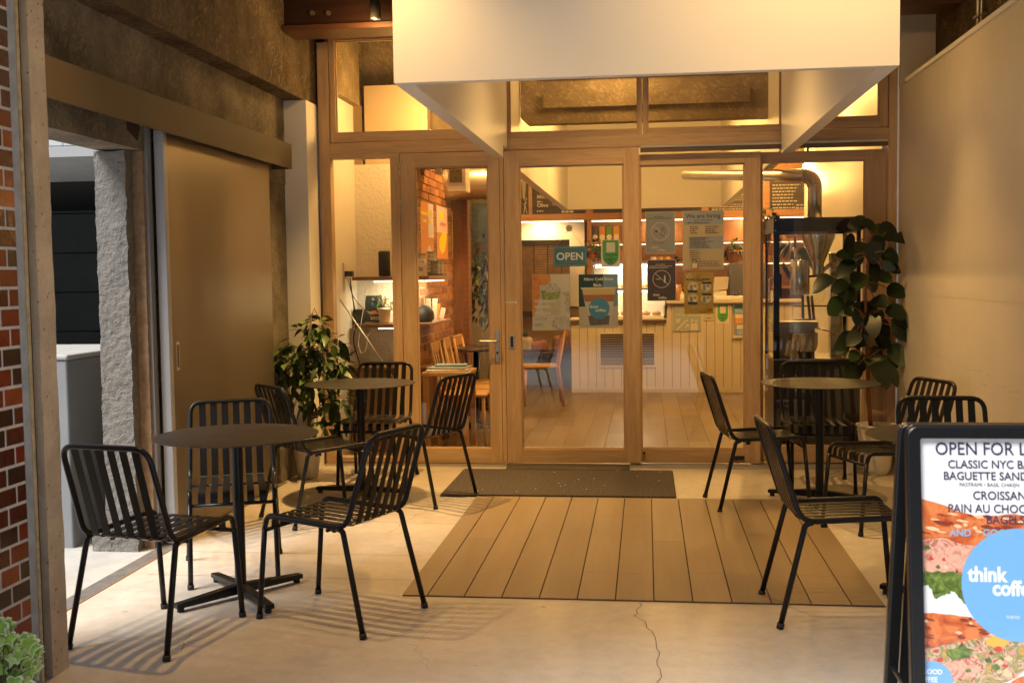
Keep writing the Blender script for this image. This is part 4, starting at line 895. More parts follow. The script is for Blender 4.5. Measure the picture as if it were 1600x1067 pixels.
for k in range(150):
    if k < 120: px_, py_ = rnd.uniform(-30, 58), rnd.uniform(985, 1085)
    else: px_, py_ = rnd.uniform(-25, 8), rnd.uniform(962, 995)
    if px_ > 20 and py_ < 992: py_ += 22
    p = at(px_, py_, rnd.uniform(3.02, 3.30)); sz = rnd.uniform(.035, .062)
    zv = Vector((rnd.uniform(-.5, .6), -1, rnd.uniform(.1, 1.1))).normalized(); xv = zv.cross(Vector((rnd.uniform(-.6, .6), 0, 1))).normalized(); yv = -zv.cross(xv)
    if yv.z > 0: yv = -yv
    def pt(u, v, o): return p+xv*u*sz+yv*v*sz+zv*(o-.25*sz*(abs(u)**1.5+.3*v*v))
    m.use(CRM if rnd.random() < .8 else IVP); ctr = m.vert(pt(0, .35, 0)); ids = [m.vert(pt(u, v, 0)) for u, v in OUT]
    for i in range(len(ids)): m.face((ctr, ids[i], ids[(i+1) % len(ids)]))
    m.use(IVG if rnd.random() < .6 else IVP); f_ = .80; ctr = m.vert(pt(0, .35, .0022)); ids = [m.vert(pt(u*f_, .35+(v-.35)*f_, .0018)) for u, v in OUT]
    for i in range(len(ids)): m.face((ctr, ids[i], ids[(i+1) % len(ids)]))
    b_ = Vector((-2.03+rnd.uniform(-.08, .08), 3.12+rnd.uniform(-.1, .1), .09)); tw.tube([b_, (b_+p)/2+Vector((0, 0, .05)), p], .0018, 5, False)
tw.build('stems', iv); m.build('foliage', iv)

# ================================================================== UNSEEN BUILDING ADDED BEHIND THE VIEWER TO CUT SKY REFLECTIONS
ob_ = thing('blocker_building', 'unseen grey building across the street, added to hold back the sky', 'building', (0, -9, 0))
c = MB(mat('grey tile facade', (.13, .125, .12), .7, var=.1, vs=2)); c.box(-14, 16, -11, -9, -.05, 8); c.build('facade', ob_)
c = MB(mat('dim window', (.10, .12, .14), .15))
for i in range(9):
    for k in range(3): c.box(-12.5+3*i, -10.9+3*i, -9.0, -8.97, 1.0+2.4*k, 2.5+2.4*k)
c.build('windows', ob_)

# ================================================================== INSIDE THE SHOP, LEFT BAY
def up(x, y, Y): return at(x, y, Y)
# lit shelves on the stucco wall and along the brick wall
LED = emit('warm led strip', (1., .74, .40), 6)
sh = thing('corner_shelf', 'upper brown corner shelf with an LED strip behind the left window', 'shelf', (-2.2, 9.2, 1.47), 0, 'corner shelves')
c = MB(SHELFW); c.box(-2.46, -1.80, 9.0, 9.298, 1.452, 1.482); c.box(-2.0, -1.80, 9.30, 10.05, 1.452, 1.482); c.build('board', sh, bevel=.002)
c = MB(LED); c.box(-2.28, -1.86, 9.04, 9.06, 1.436, 1.444); c.box(-1.86, -1.84, 9.12, 9.9, 1.436, 1.444); c.build('led_strip', sh)
sh = thing('corner_shelf', 'lower brown corner shelf below the plant pot behind the left window', 'shelf', (-2.2, 9.1, 1.08), 0, 'corner shelves')
c = MB(SHELFW); c.box(-2.46, -1.80, 9.0, 9.298, 1.055, 1.085); c.box(-2.0, -1.80, 9.30, 10.05, 1.055, 1.085); c.build('board', sh, bevel=.002)
c = MB(LED); c.box(-2.25, -1.9, 9.04, 9.055, 1.040, 1.047); c.build('led_strip', sh)
lamp('shelf_glow', 'AREA', (-2.08, 9.06, 1.43), 5, (1., .78, .45), sh, (-2.1, 9.2, 1.0)); lamp('shelf_glow', 'AREA', (-1.84, 9.7, 1.43), 5, (1., .78, .45), sh, (-2.0, 9.7, 1.1))
lc = thing('low_cabinet', 'low brown cabinet on the floor behind the left window', 'cabinet', (-2.2, 9.15, 0))
c = MB(SHELFW); c.box(-2.48, -1.84, 8.95, 9.295, .004, .70); c.build('body', lc, bevel=.003); c = MB(SHELFW); c.box(-2.49, -1.82, 8.93, 9.297, .70, .725); c.build('top', lc, bevel=.003)
CHAR = mat('charcoal fabric', (.022, .022, .024), .8, bump=.3, bs=300)
q = up(601, 432, 9.1); sp = thing('smart_speaker', 'tall black cylinder speaker on the upper corner shelf', 'speaker', (q.x, 9.1, 1.482))
c = MB(CHAR); c.lathe([(.042, 0), (.05, .008), (.05, .20), (.046, .212), (.03, .213)], (q.x, 9.1, 1.483), 28); c.build('body', sp); c = MB(BLACK); c.lathe([(.03, .213), (.03, .2145)], (q.x, 9.1, 1.483), 20); c.build('top_ring', sp)
q = up(561, 507, 9.12); c = MB(CHAR); c.box(q.x-.045, q.x+.045, 9.1, 9.2, 1.086, 1.205); tag(c.build('small_speaker', bevel=.006), 'small black cube speaker on the lower corner shelf', 'speaker')
n = Notice(570, 462, 598, 507, 9.13, mat('chalk card', (.035, .045, .05), .6), .006); n.m.use(PALEB)
n.poly([(.35, .25), (.65, .25), (.6, .38), (.4, .38)], TEAL).poly([(.2, .64), (.4, .52), (.62, .52), (.8, .64)], ORG)
for a, b in (((.42, .08), (.45, .16)), ((.5, .08), (.52, .16)), ((.8, .1), (.9, .2)), ((.85, .22), (.75, .28))): n.line(a, b, .03, CREAM)
n.lines(.1, .4, .55, .1, 1, .03, CREAM, 2).txt('\u00a5800', .30, .84, .12, CREAM, 'LEFT', .02)
n.rect(.0, .90, 1, 1, pm('card foot', (.45, .38, .26)))
n.done('menu_card', 'small black chalk menu card standing on the lower corner shelf', 'card')
q = up(601, 508, 9.1)
ficus('potted_herb', 'small green herb in a cream pot on the lower corner shelf', (q.x, 9.1, 1.087), (.042, .055, .13, mat('cream pot', (.62, .52, .36), .5)), [(0, 0, .1), (0, 0, .14), (-.01, 0, .18)], [(0, 0, .17, .07, 4), (.05, 0, .15, .04, 1), (-.06, -.02, .2, .04, 1.2)], 70, .035, 12)
c = MB(ALU); a, b = up(527, 462, 8.75), up(640, 628, 8.9); c.tube([a, b], .0065, 8); tag(c.build('leaning_pole'), 'thin pale pole leaning diagonally behind the left window', 'pole')
c = MB(mat('white plastic', (.72, .68, .6), .4)); q = up(536, 425, 9.0); c.box(-2.499, -2.485, 8.86, 8.94, 1.46, 1.60); tag(c.build('wall_outlet', bevel=.004), 'white wall outlet above the left end of the upper shelf', 'outlet')
c = MB(BLACK); c.box(-2.484, -2.42, 8.86, 8.92, 1.485, 1.53); c.tube(fillet([(-2.44, 8.86, 1.48), (-2.43, 8.9, 1.30), (-2.40, 8.9, 1.1), (-2.44, 8.9, .95), (-2.38, 8.9, .75)], .1), .005, 6)
c.tube(fillet([(-2.46, 8.86, 1.48), (-2.44, 8.95, 1.30), (-2.30, 8.97, 1.16), (-2.24, 9.0, 1.09)], .08), .0035, 6); tag(c.build('power_cable'), 'black plug and cables hanging down the side wall from the outlet', 'cable')
c = MB(mat('white cord', (.7, .66, .58), .5)); c.tube(fillet([(-2.26, 9.05, 1.437), (-2.34, 9.02, 1.38), (-2.38, 9.0, 1.15), (-2.41, 8.95, .9), (-2.36, 8.92, .82), (-2.33, 8.95, .9), (-2.34, 9., 1.0), (-2.27, 9.04, 1.04)], .06), .003, 6); tag(c.build('led_cord'), 'thin white cord looping from the LED strips beside the shelves', 'cord')
# cups on the brick shelf
CUPG = mat('grey paper cup', (.28, .26, .23), .5); CUPW = mat('cream paper', (.66, .60, .48), .55)
def cup_stack(x, y, ytop, Y, r, m, label):
    q = up(x, y, Y); h = up(x, ytop, Y).z-1.484; c = MB(m); pr = []
    for i in range(5): z = h*i/6; pr += [(r*.80, z), (r*.97, z+h*.155), (r*.97, z+h*.165)]
    pr += [(r*.78, h*5/6), (r, h-.004), (r*1.05, h)]
    c.lathe(pr, (q.x, Y, 1.484), 20); tag(c.build('cup_stack'), label, 'cups', 'stacked paper cups')
cup_stack(660, 432, 396, 9.28, .040, CUPG, 'grey cup stack at the left end of the upper brick shelf'); cup_stack(675, 432, 393, 9.42, .042, CUPG, 'tallest grey cup stack on the upper brick shelf'); cup_stack(687, 432, 407, 9.62, .038, CUPG, 'short grey cup stack near the right end of the brick shelf'); cup_stack(680, 433, 408, 9.15, .045, mat('printed grey cup', (.22, .20, .18), .5), 'dark grey cup stack in front on the upper brick shelf')
q = up(658, 433, 9.1); c = MB(CUPW); c.box(q.x-.055, q.x+.04, 9.06, 9.14, 1.483, 1.63); c.use(INK)
for i in range(7): c.box(q.x-.04+.011*i, q.x-.033+.011*i, 9.0585, 9.06, 1.60, 1.606)
c.use(pm('box print', (.30, .22, .35))); c.poly([(q.x-.04, 9.059, 1.53), (q.x+.02, 9.059, 1.52), (q.x+.03, 9.059, 1.55), (q.x-.02, 9.059, 1.57)])
tag(c.build('cream_box', bevel=.012, seg=3), 'cream box with small print on the upper brick shelf', 'box')
bk = MB(mat('black bag', (.02, .022, .026), .6)); q = up(662, 505, 9.3); bk.lathe([(.06, 0), (.085, .03), (.08, .09), (.05, .13), (.015, .145)], (-1.90, 9.28, 1.086), 14); tag(bk.build('black_bag'), 'slumped black bag on the lower brick shelf', 'bag')
for i, (x, y0, y1, Yv, mm) in enumerate(((656, 466, 478, 9.55, CUPW), (663, 465, 480, 9.62, CUPW), (670, 466, 496, 9.7, CUPW), (678, 466, 500, 9.8, CUPW), (681, 474, 500, 9.86, ORG), (689, 480, 500, 9.95, CUPW))):
    a = up(x, y0, Yv); c = MB(mm); c.M = Matrix.Translation((a.x, Yv, 1.087)) @ Matrix.Rotation(R(-12+5*i), 4, 'Y'); c.box(-.022, .022, 0, .006, 0, max(.06, a.z-1.09)); tag(c.build('paper_card'), ('cream card leaning at the left of the lower brick shelf', 'second cream card behind the black bag', 'cream card beside the black bag', 'tall cream card mid lower brick shelf', 'orange card on the lower brick shelf', 'small cream card at the right end of the lower brick shelf')[i], 'card')
# wall posters
def wall_poster(xa, xb, yt, yb, draw, label):
    X = -1.998; da, db_ = ray(xa, yt), ray(xb, yb); pa = da*(X/da.x); pb = db_*(X/db_.x); dd = ray(xa, yb); pc = dd*(X/dd.x)
    z1, z0 = CAMH+pa.z, CAMH+pc.z; m = MB(PAPERW); y0, y1 = pa.y, pb.y; m.box(X-.004, X, y0, y1, z0, z1); k = [0]
    def P(u0, v0, u1, v1, mm): k[0] += 1; xx = X+.0004*k[0]; m.use(mm).poly([(xx, y0+(y1-y0)*u0, z1-(z1-z0)*v1), (xx, y0+(y1-y0)*u1, z1-(z1-z0)*v1), (xx, y0+(y1-y0)*u1, z1-(z1-z0)*v0), (xx, y0+(y1-y0)*u0, z1-(z1-z0)*v0)])
    def Q(pts, mm): k[0] += 1; xx = X+.0004*k[0]; m.use(mm).poly([(xx, y0+(y1-y0)*u, z1-(z1-z0)*v) for u, v in pts])
    draw(P, Q); tag(m.build('wall_poster'), label, 'poster', 'tall posters on the brick wall')
OR_, LIL, PNK, YEL = pm('poster orange', (.72, .30, .04)), pm('poster lilac', (.78, .74, .95)), pm('poster pink', (.90, .62, .66)), pm('poster yellow', (.95, .80, .02))
def d1(P, Q): P(0, 0, 1, 1, OR_); P(.0, .18, .5, .23, YEL); P(.55, 0, 1, .62, LIL); Q([(.45, .85), (.6, .75), (1, .95), (1, 1), (.55, .97)], LIL); P(.15, .32, .4, .36, CREAM); P(.62, .12, .9, .2, YEL); P(.65, .28, .88, .36, YEL)
def d2(P, Q): P(0, 0, 1, 1, PNK); P(0, .5, 1, 1, OR_); Q([(.2, .62), (.5, .5), (.85, .45), (.9, .6), (.7, .85), (.4, .9), (.2, .8)], YEL); P(.25, .1, .65, .24, YEL); P(.3, .30, .8, .36, pm('poster rose', (.70, .28, .22)))
def d3(P, Q): P(0, 0, 1, 1, YEL); P(0, .78, 1, 1, pm('poster red orange', (.70, .18, .03))); P(.1, .58, .95, .67, OR_); P(.65, .36, 1, .5, OR_); P(.3, .70, .9, .86, CREAM)
wall_poster(657.5, 678, 314, 402, d1, 'orange and lilac wall poster, nearest of three on the brick wall'); wall_poster(682, 700, 321, 404, d2, 'pink over orange wall poster, middle of three on the brick wall'); wall_poster(706, 722, 330, 405, d3, 'yellow wall poster, farthest of three on the brick wall')
c = MB(wood('reddish column', (.16, .07, .03), (.24, .11, .05), 'z')); c.box(-2.02, -1.84, 11.3, 11.5, -.02, 3.58); tag(c.build('timber_column', bevel=.004), 'brown timber column at the far end of the interior brick wall', 'column')
# unit and duct near the ceiling
sp = thing('air_unit', 'cream square ventilation unit with grey front above the posters', 'unit', tuple(up(711, 279, 10.0)))
a, b = up(699, 258, 10.0), up(728, 299, 10.0); c = MB(WHITEIN); c.box(a.x, b.x, 10.0, 10.25, b.z, a.z+.1); c.build('body', sp, bevel=.006)
a, b = up(702, 261, 9.995), up(722, 285, 9.995); c = MB(mat('grey grille', (.16, .15, .10), .6)); c.box(a.x, b.x, 9.992, 10.0, b.z, a.z); c.use(BLACK)
for u, v in ((.3, .3), (.7, .3), (.5, .72)): c.tube([(a.x+(b.x-a.x)*u, 9.991, a.z+(b.z-a.z)*v), (a.x+(b.x-a.x)*u, 9.994, a.z+(b.z-a.z)*v)], .008, 8)
c.build('front_grille', sp)
c = MB(WHITEIN); a, b = up(679, 250, 9.8), up(690, 272, 9.8); c.box(a.x, b.x, 9.8, 9.88, b.z, a.z+.15); tag(c.build('wall_lamp_box', bevel=.004), 'small cream box high on the brick wall left of the ventilation unit', 'box')
dk = thing('silver_duct', 'crinkled silver duct crossing near the ceiling behind the hinged door', 'duct', (-1.6, 11, 2.6))
c = MB(GALV); q = up(728, 296, 11.0); pts = [(q.x-.25+.04*i, 11.0, 2.42) for i in range(22)]; pts = [p for p in pts if p[0] < -1.15]; c.tube(pts, [.17+.008*(i % 2) for i in range(len(pts))], 20); c.build('duct_run', dk)
c = MB(mat('reflection tinted panel', (.085, .11, .085), .35, var=.4, vs=5)); a, b = up(737, 318, 13.0), up(775, 345, 13.0); c.box(a.x, b.x+.3, 13.0, 13.03, b.z-.25, a.z); tag(c.build('wall_panel'), 'far wall panel behind the hinged door, coloured like a green reflection', 'panel')  # green tint of a glass reflection put into the panel colour
c = MB(mat('olive partition', (.30, .24, .14), .7, var=.08)); c.box(-2.9, -1.63, 13.6, 13.7, -.02, 2.5); tag(c.build('partition_wall'), 'olive tan partition behind the indoor tree', 'wall')
ficus('indoor_tree', 'tall indoor tree with weeping leaves behind the hinged door', (-1.72, 11.9, 0), (.16, .2, .32, mat('dark pot', (.04, .035, .03), .5)), [(0, 0, .3), (.03, 0, .8), (-.03, 0, 1.2), (.03, 0, 1.6)], [(0, 0, 1.62, .28, 8), (-.08, -.05, 1.42, .25, 6), (.14, 0, 1.35, .22, 5), (.15, 0, 1.05, .2, 4), (-.02, -.1, 1.15, .2, 3)], 330, .10, 31)

# indoor seats and tables behind the hinged door
def wood_chair(loc, rz, label):
    t = thing('wooden_chair', label, 'chair', loc, rz, 'honey wood chairs inside')
    c = MB(CHAIRW); c.box(-.20, .21, -.21, .21, .43, .455); c.build('seat', t, world=False, bevel=.008)
    for sx_, sy_ in ((1, 1), (1, -1)):
        c = MB(CHAIRW); c.tube([(sx_*.18, sy_*.18, .43), (sx_*.20, sy_*.20, 0)], [.018, .014], 8); c.build('leg', t, world=False)
    for sy_ in (1, -1):
        c = MB(CHAIRW); c.tube([(-.24, sy_*.20, 0), (-.185, sy_*.19, .44), (-.27, sy_*.185, .88)], [.015, .02, .015], 8); c.build('leg', t, world=False)
    c = MB(CHAIRW); c.box(-.292, -.262, -.20, .20, .80, .90); c.build('top_rail', t, world=False, bevel=.006)
    c = MB(CHAIRW)
    for y in (-.10, 0, .10): c.strip([(-.19, y, .45), (-.272, y, .81)], .05 if y == 0 else .03, .012, (0, 1, 0))
    c.build('back_slats', t, world=False); return t
wood_chair((-1.58, 9.45, .004), 0, 'honey wood chair nearest the interior brick wall shelf'); wood_chair((-1.57, 9.95, .004), .05, 'second honey wood chair along the interior brick wall'); wood_chair((-1.56, 10.5, .004), -.04, 'farthest honey wood chair along the interior brick wall')
wood_chair((-1.19, 12.35, .004), R(188), 'honey wood chair with tilted back standing alone on the parquet')
t = thing('wooden_table', 'honey wood table with newspapers behind the hinged door', 'table', (-1.61, 8.85, 0))
c = MB(TABLEW); c.box(-1.80, -1.42, 8.62, 9.08, .675, .705); c.build('tabletop', t, bevel=.004)
for xx in (-1.77, -1.45):
    for yy in (8.65, 9.05): c = MB(CHAIRW); c.box(xx-.02, xx+.02, yy-.02, yy+.02, .004, .675); c.build('leg', t)
rnd = random.Random(5)
for i, (mm, sz) in enumerate(((PAPERW, (.17, .14)), (mat('grey newsprint', (.40, .38, .34), .8), (.16, .13)), (mat('blue newspaper', (.22, .36, .42), .7), (.13, .08)))):
    c = MB(mm); c.M = Matrix.Translation((-1.62+.01*i, 8.82+.03*i, .706+.016*i)) @ Matrix.Rotation(R((8, -6, 3)[i]), 4, 'Z'); c.box(-sz[0], sz[0], -sz[1], sz[1], 0, .014)
    tag(c.build('newspaper', bevel=.003), ('white folded newspaper at the bottom of the pile', 'grey folded newspaper in the middle of the pile', 'blue folded newspaper on top of the pile')[i], 'newspaper')
t = thing('pedestal_table', 'dark round pedestal table behind the hinged door glass', 'table', (-1.33, 10.3, 0))
q = up(744, 536, 10.6); L_ = (q.x, 10.6, .004)
c = MB(mat('dark walnut top', (.05, .028, .018), .35)); c.lathe([(.28, .745), (.30, .75), (.30, .772), (.285, .776)], L_, 40); c.build('tabletop', t)
c = MB(BLACK); c.lathe([(.03, .02), (.03, .745)], L_, 16); c.build('column', t); c = MB(BLACK); c.lathe([(.24, 0), (.24, .012), (.05, .035), (.03, .04)], L_, 30); c.build('base', t)
t = thing('bench', 'long low wooden bench with cushions beyond the sliding door', 'bench', (-1.0, 14.6, 0))
c = MB(mat('dark walnut', (.06, .035, .022), .4, var=.2)); c.box(-2.2, -.62, 14.3, 14.75, .40, .46); c.build('seat', t, bevel=.005); c = MB(mat('reflection tinted bench front', (.15, .16, .20), .7, var=.2, vs=4)); c.box(-2.18, -.64, 14.36, 14.74, .01, .40); c.build('front', t)  # bench front colour carries the bluish street reflection seen in the glass
for i, (xx, mm, hh, lab) in enumerate(((-1.62, mat('pale sack', (.50, .42, .30), .8, var=.2), .20, 'pale slumped sack on the bench beyond the sliding door'), (-1.42, mat('rust cushion', (.36, .15, .08), .8), .15, 'rust coloured cushion on the bench beyond the sliding door'), (-1.12, mat('brown bag', (.30, .16, .10), .8, var=.3, vs=10), .24, 'brown bag at the right end of the bench'))):
    c = MB(mm); c.M = Matrix.Translation((xx, 14.5, .461)) @ Matrix.Rotation(R(i*14-10), 4, 'Z'); c.prism([(-.13, -.08, 0), (.13, -.08, 0), (.10, -.08, hh), (-.11, -.08, hh*.8)], (0, .16, 0)); tag(c.build('bag', bevel=.045, seg=4), lab, 'bag')
c = MB(mat('bottle black', (.02, .02, .022), .4)); q = up(818, 522, 14.5); c.lathe([(.05, 0), (.06, .03), (.03, .08), (.01, .085)], (q.x, 14.5, .665), 14); tag(c.build('knit_hat'), 'small black knit hat on the pale sack', 'hat')

# ================================================================== COUNTER AND BACK BAR
YC = 13.6
ct = thing('counter', 'cream counter with vertical boards across the back of the shop', 'counter', (.6, YC, 0))
BOARDC = mat('cream tongue boards', (.62, .55, .42), .5, var=.04, vs=2); JC = mat('board groove', (.20, .15, .09), .8)
c = MB(JC); c.box(-.93, 2.58, YC+.008, YC+.5, .004, .86); c.box(.256, 2.58, YC+.008, YC+.5, .86, 1.085)
c.use(BOARDC); xx = -.93
while xx < 2.56:
    c.box(xx+.003, xx+.101, YC, YC+.010, .06, .868 if xx+.05 < .25 else 1.085); xx += .104
c.build('board_front', ct)
c = MB(mat('pale skirting', (.58, .52, .42), .5)); c.box(-.93, 2.58, YC-.006, YC+.01, .004, .06); c.build('skirting', ct)
c = MB(mat('walnut nosing', (.12, .07, .04), .4)); c.box(-.95, .25, YC-.04, YC+.5, .868, .905); c.box(.25, 2.6, YC-.04, YC+.5, 1.085, 1.105); c.use(mat('pale counter top', (.62, .55, .42), .35)); c.box(.25, 2.6, YC-.045, YC+.5, 1.105, 1.135); c.box(-.95, .25, YC-.045, YC+.5, .905, .925); c.build('worktop', ct, bevel=.004)
vg = thing('vent_grille', 'slatted vent grille set low in the cream counter', 'vent', tuple(up(980, 545, YC)))
a, b = up(938, 521, YC-.01), up(1022.5, 572, YC-.01)
c = MB(CREAM); c.box(a.x-.012, b.x+.012, YC-.014, YC, b.z-.012, b.z+.008); c.box(a.x-.012, b.x+.012, YC-.012, YC, a.z-.006, a.z+.008); c.box(a.x-.012, a.x, YC-.012, YC, b.z, a.z); c.box(b.x, b.x+.012, YC-.012, YC, b.z, a.z); c.build('frame', vg)
c = MB(mat('vent dark', (.035, .028, .02), .8)); c.box(a.x, b.x, YC-.003, YC-.001, b.z, a.z); c.use(mat('vent slat', (.30, .24, .15), .5)); z = b.z+.012
k = 0
while z < a.z-.01: c.box(a.x, b.x, YC-.012, YC-.004, z, z+(.018 if k < 3 else .010)); z += .030; k += 1
c.build('slats', vg)
# lit display case on the low part of the counter
dc = thing('display_case', 'brightly lit glass pastry case on the low end of the counter', 'display case', (-.2, YC+.25, .925))
GLO = emit('case light', (1., .80, .52), 6); CASEW = mat('case white', (.78, .74, .66), .4)
c = MB(CASEW); c.box(-.66, .24, YC+.42, YC+.46, .926, 1.62); c.box(-.66, .24, YC, YC+.46, .926, .955); c.build('back_panel', dc)
c = MB(INOX); c.box(-.67, .25, YC, YC+.46, 1.60, 1.64); c.box(-.67, .25, YC-.005, YC+.02, 1.27, 1.30); c.box(.235, .255, YC, YC+.02, .926, 1.6); c.box(-.67, -.65, YC, YC+.02, .926, 1.6); c.build('frame', dc)
c = MB(GLO); c.box(-.62, .22, YC+.06, YC+.09, 1.555, 1.595); c.box(-.62, .22, YC+.06, YC+.09, 1.245, 1.268); c.build('light_tubes', dc)
lamp('case_light', 'AREA', (-.2, YC+.2, 1.58), 10, (1., .80, .5), dc, (-.2, YC+.22, .9)).data.size = .5
c = MB(CLEAR); c.box(-.65, .235, YC-.003, YC+.003, .955, 1.60); c.build('front_glass', dc)
PAST = food('baked pastry', [(.30, .12, .03), (.55, .28, .09), (.66, .42, .18)], 16)
rnd = random.Random(7)
for zz in (.956, 1.302):
    for i in range(6):
        c = MB(PAST); c.M = Matrix.Translation((-.52+.13*i, YC+.2+rnd.uniform(-.03, .03), zz)) @ Matrix.Scale(1.5, 4, (1, 0, 0)); c.lathe([(.03, 0), (.04, .015), (.036, .035), (.02, .05), (.004, .055)], (0, 0, 0), 12)
        tag(c.build('pastry'), 'browned bun lying in a row on the %s of the lit pastry case' % ('bottom tray' if zz < 1 else 'middle shelf'), 'pastry', 'buns on the %s of the pastry case' % ('bottom tray' if zz < 1 else 'middle shelf'))
# signs on the counter
n = Notice(1052, 475, 1095.5, 518, YC-.004, pm('sign grey green', (.36, .40, .34)), .003); n.m.use(CREAM)
for a, b in (((.10, .22), (.10, .02)), ((.10, .12), (.20, .12)), ((.20, .12), (.20, .22)), ((.26, .22), (.26, .10)), ((.26, .10), (.46, .10)), ((.46, .10), (.46, .22))): n.line(a, b, .02, CREAM)
n.rect(.55, .26, .98, .42, CREAM).rect(.565, .28, .965, .40, pm('sign grey green', (.36, .40, .34))).lines(.58, .95, .33, .1, 1, .03, CREAM, 2).txt('1F 18 seats', .07, .42, .055, CREAM).txt('2F', .08, .66, .12, CREAM, 'LEFT', .03)
pts = [(.06, .94), (.16, .94), (.16, .86), (.24, .86), (.24, .78), (.32, .78), (.32, .70), (.40, .70), (.40, .62), (.50, .62), (.50, .56)]
for a, b in zip(pts, pts[1:]): n.line(a, b, .03, CREAM)
n.line((.42, .85), (.54, .74), .03, CREAM).line((.54, .74), (.46, .74), .025, CREAM).line((.54, .74), (.54, .82), .025, CREAM)
n.rect(.63, .72, .87, .94, CREAM)
for u, d in ((.68, -1), (.82, 1)): n.line((u, .56), (u, .68), .025, CREAM).line((u, .62+.06*d), (u-.05, .62+.01*d), .022, CREAM).line((u, .62+.06*d), (u+.05, .62+.01*d), .022, CREAM)
for i in range(4): n.rect(.665+.047*i, .76, .69+.047*i, .82, pm('sign grey green', (.36, .40, .34))).rect(.665+.047*i, .86, .69+.047*i, .91, pm('sign grey green', (.36, .40, .34)))
n.lines(.24, .52, .95, .1, 1, .025, CREAM, 4); n.rect(0, .985, 1, 1.0, INK)
n.done('floor_guide', 'grey green 2F stairs and lift guide sign on the counter front', 'sign')
green_label(1119.5, 476, 1139, 505, YC-.004, 'green round ended sticker low on the counter front')
n = Notice(1099, 485, 1116, 501.5, YC-.004, pm('pale sheet', (.50, .47, .38)), .002); n.ring(.5, .3, .18, .06, ORG); n.lines(.3, .75, .7, .1, 1, .08, INK, 1); n.rect(0, .97, 1, 1, INK); n.done('small_sign', 'small pale square sign beside the stairs guide on the counter', 'sign')
ls = thing('leaflet_stand', 'leaflet rack with bright leaflets standing on the counter front at right', 'leaflet rack', tuple(up(1156, 500, YC-.03)))
for i, (y0, y1, m1) in enumerate(((475, 490, PBLUE), (490, 506, ORG), (506, 524, pm('leaflet blue', (.20, .33, .55))))):
    n = Notice(1146+i*2, y0, 1172, y1, YC-.03-.01*i, m1, .01); n.rect(.05, .1, .9, .45, DKG if i == 0 else CREAM); n.lines(.1, .9, .6, .18, 2, .08, CREAM, i); n.m.build('pocket', ls)
n = Notice(1146, 524, 1160, 528, YC-.05, CREAM, .04); n.m.build('ledge', ls)
# things on the high counter
tr = MB(CASEW); a = up(1116, 470, YC+.1); tr.box(a.x, a.x+.36, YC+.02, YC+.3, 1.136, 1.185); tag(tr.build('white_tray', bevel=.012), 'shallow white tray on the high counter', 'tray')
rg = thing('cash_register', 'cream till with slanted screen on the high counter', 'till', (.9, YC+.2, 1.136)); a, b = up(1115, 433, YC+.15), up(1141, 455, YC+.15)
c = MB(CASEW); c.prism([(a.x, YC+.34, 1.136), (a.x, YC+.34, b.z), (b.x-.03, YC+.34, b.z), (b.x-.03, YC+.34, 1.136)], (0, .2, 0)); c.build('body', rg, bevel=.01); c = MB(mat('till screen back', (.50, .45, .36), .4)); c.prism([(a.x, YC+.3, b.z), (b.x-.02, YC+.33, b.z+.02), (b.x, YC+.33, a.z), (a.x+.02, YC+.3, a.z)], (0, .03, 0)); c.build('screen', rg, bevel=.006)
FRG = mat('fridge grey blue', (.13, .135, .16), .4); c = MB(FRG); a, b = up(1140, 412, YC+1.2), up(1164, 470, YC+1.2); c.box(a.x, b.x+.3, YC+1.2, YC+1.7, .004, a.z); fr_ = c.build('tall_fridge', bevel=.01); tag(fr_, 'tall slate grey fridge behind the high counter', 'fridge')
rnd = random.Random(12)
for i, (x, h, r, mm, lab) in enumerate(((1052, .16, .05, INOX, 'steel shaker near the left of the high counter'), (1060, .20, .045, mat('amber jar', (.42, .20, .05), .25), 'amber jar beside the steel shaker on the counter'), (1064, .11, .04, PAPERW, 'short white cup on the high counter'), (1150, .12, .035, mat('dark bottle', (.06, .03, .02), .2), 'dark bottle right of the till'), (1180, .22, .05, INOX, 'steel pitcher at the right end of the counter'))):
    q = up(x, 470, YC+.15); c = MB(mm); c.lathe([(r*.85, 0), (r, .01), (r, h*.7), (r*.7, h*.85), (r*.72, h)], (q.x, YC+.15, 1.136), 18); tag(c.build(('shaker', 'jar', 'cup', 'bottle', 'pitcher')[i]), lab, ('shaker', 'jar', 'cup', 'bottle', 'pitcher')[i])
# back bar shelves
YB = 16.0
bb = thing('back_bar', 'lit orange wood back bar shelving below the chalkboards', 'shelving', (.7, YB, 0))
c = MB(wood('back bar panel', (.20, .085, .035), (.28, .125, .05), 'x')); c.box(-.86, 2.58, YB+.28, YB+.30, .9, 2.24); c.build('back_panel', bb)
def zat(y): return up(1000, y, YB).z
zs = [zat(377), zat(410), zat(450)]
for i, z in enumerate(zs): c = MB(ORANGEW); c.box(-.80, 2.58, YB, YB+.28, z-.035, z); c.build('shelf_board', bb, bevel=.003)
c = MB(wood('orange upright', (.32, .15, .055), (.45, .22, .085), 'z'))
for x in (921, 1192, 1262): q = up(x, 400, YB); c.box(q.x-.03, q.x+.03, YB-.004, YB+.28, .9, 2.26)
c.build('uprights', bb)
c = MB(ORANGEW); c.box(-2.2, 2.58, YB-.03, YB+.28, 2.262, 2.36); c.build('fascia', bb, bevel=.004)
c = MB(LED); c.box(-2.15, -.90, YB+.05, YB+.08, 2.245, 2.259); c.box(-.78, 2.5, YB+.18, YB+.20, 2.245, 2.259)
for z in zs[:2]: c.box(-.78, 2.5, YB+.20, YB+.22, z-.045, z-.037)
c.build('led_strips', bb)
for xx in (-1.5, 0.2, 1.5): lamp('bar_glow', 'AREA', (xx, YB+.1, 2.24), 9, (1., .66, .28), bb, (xx, YB+.22, 1.6)).data.size = .35
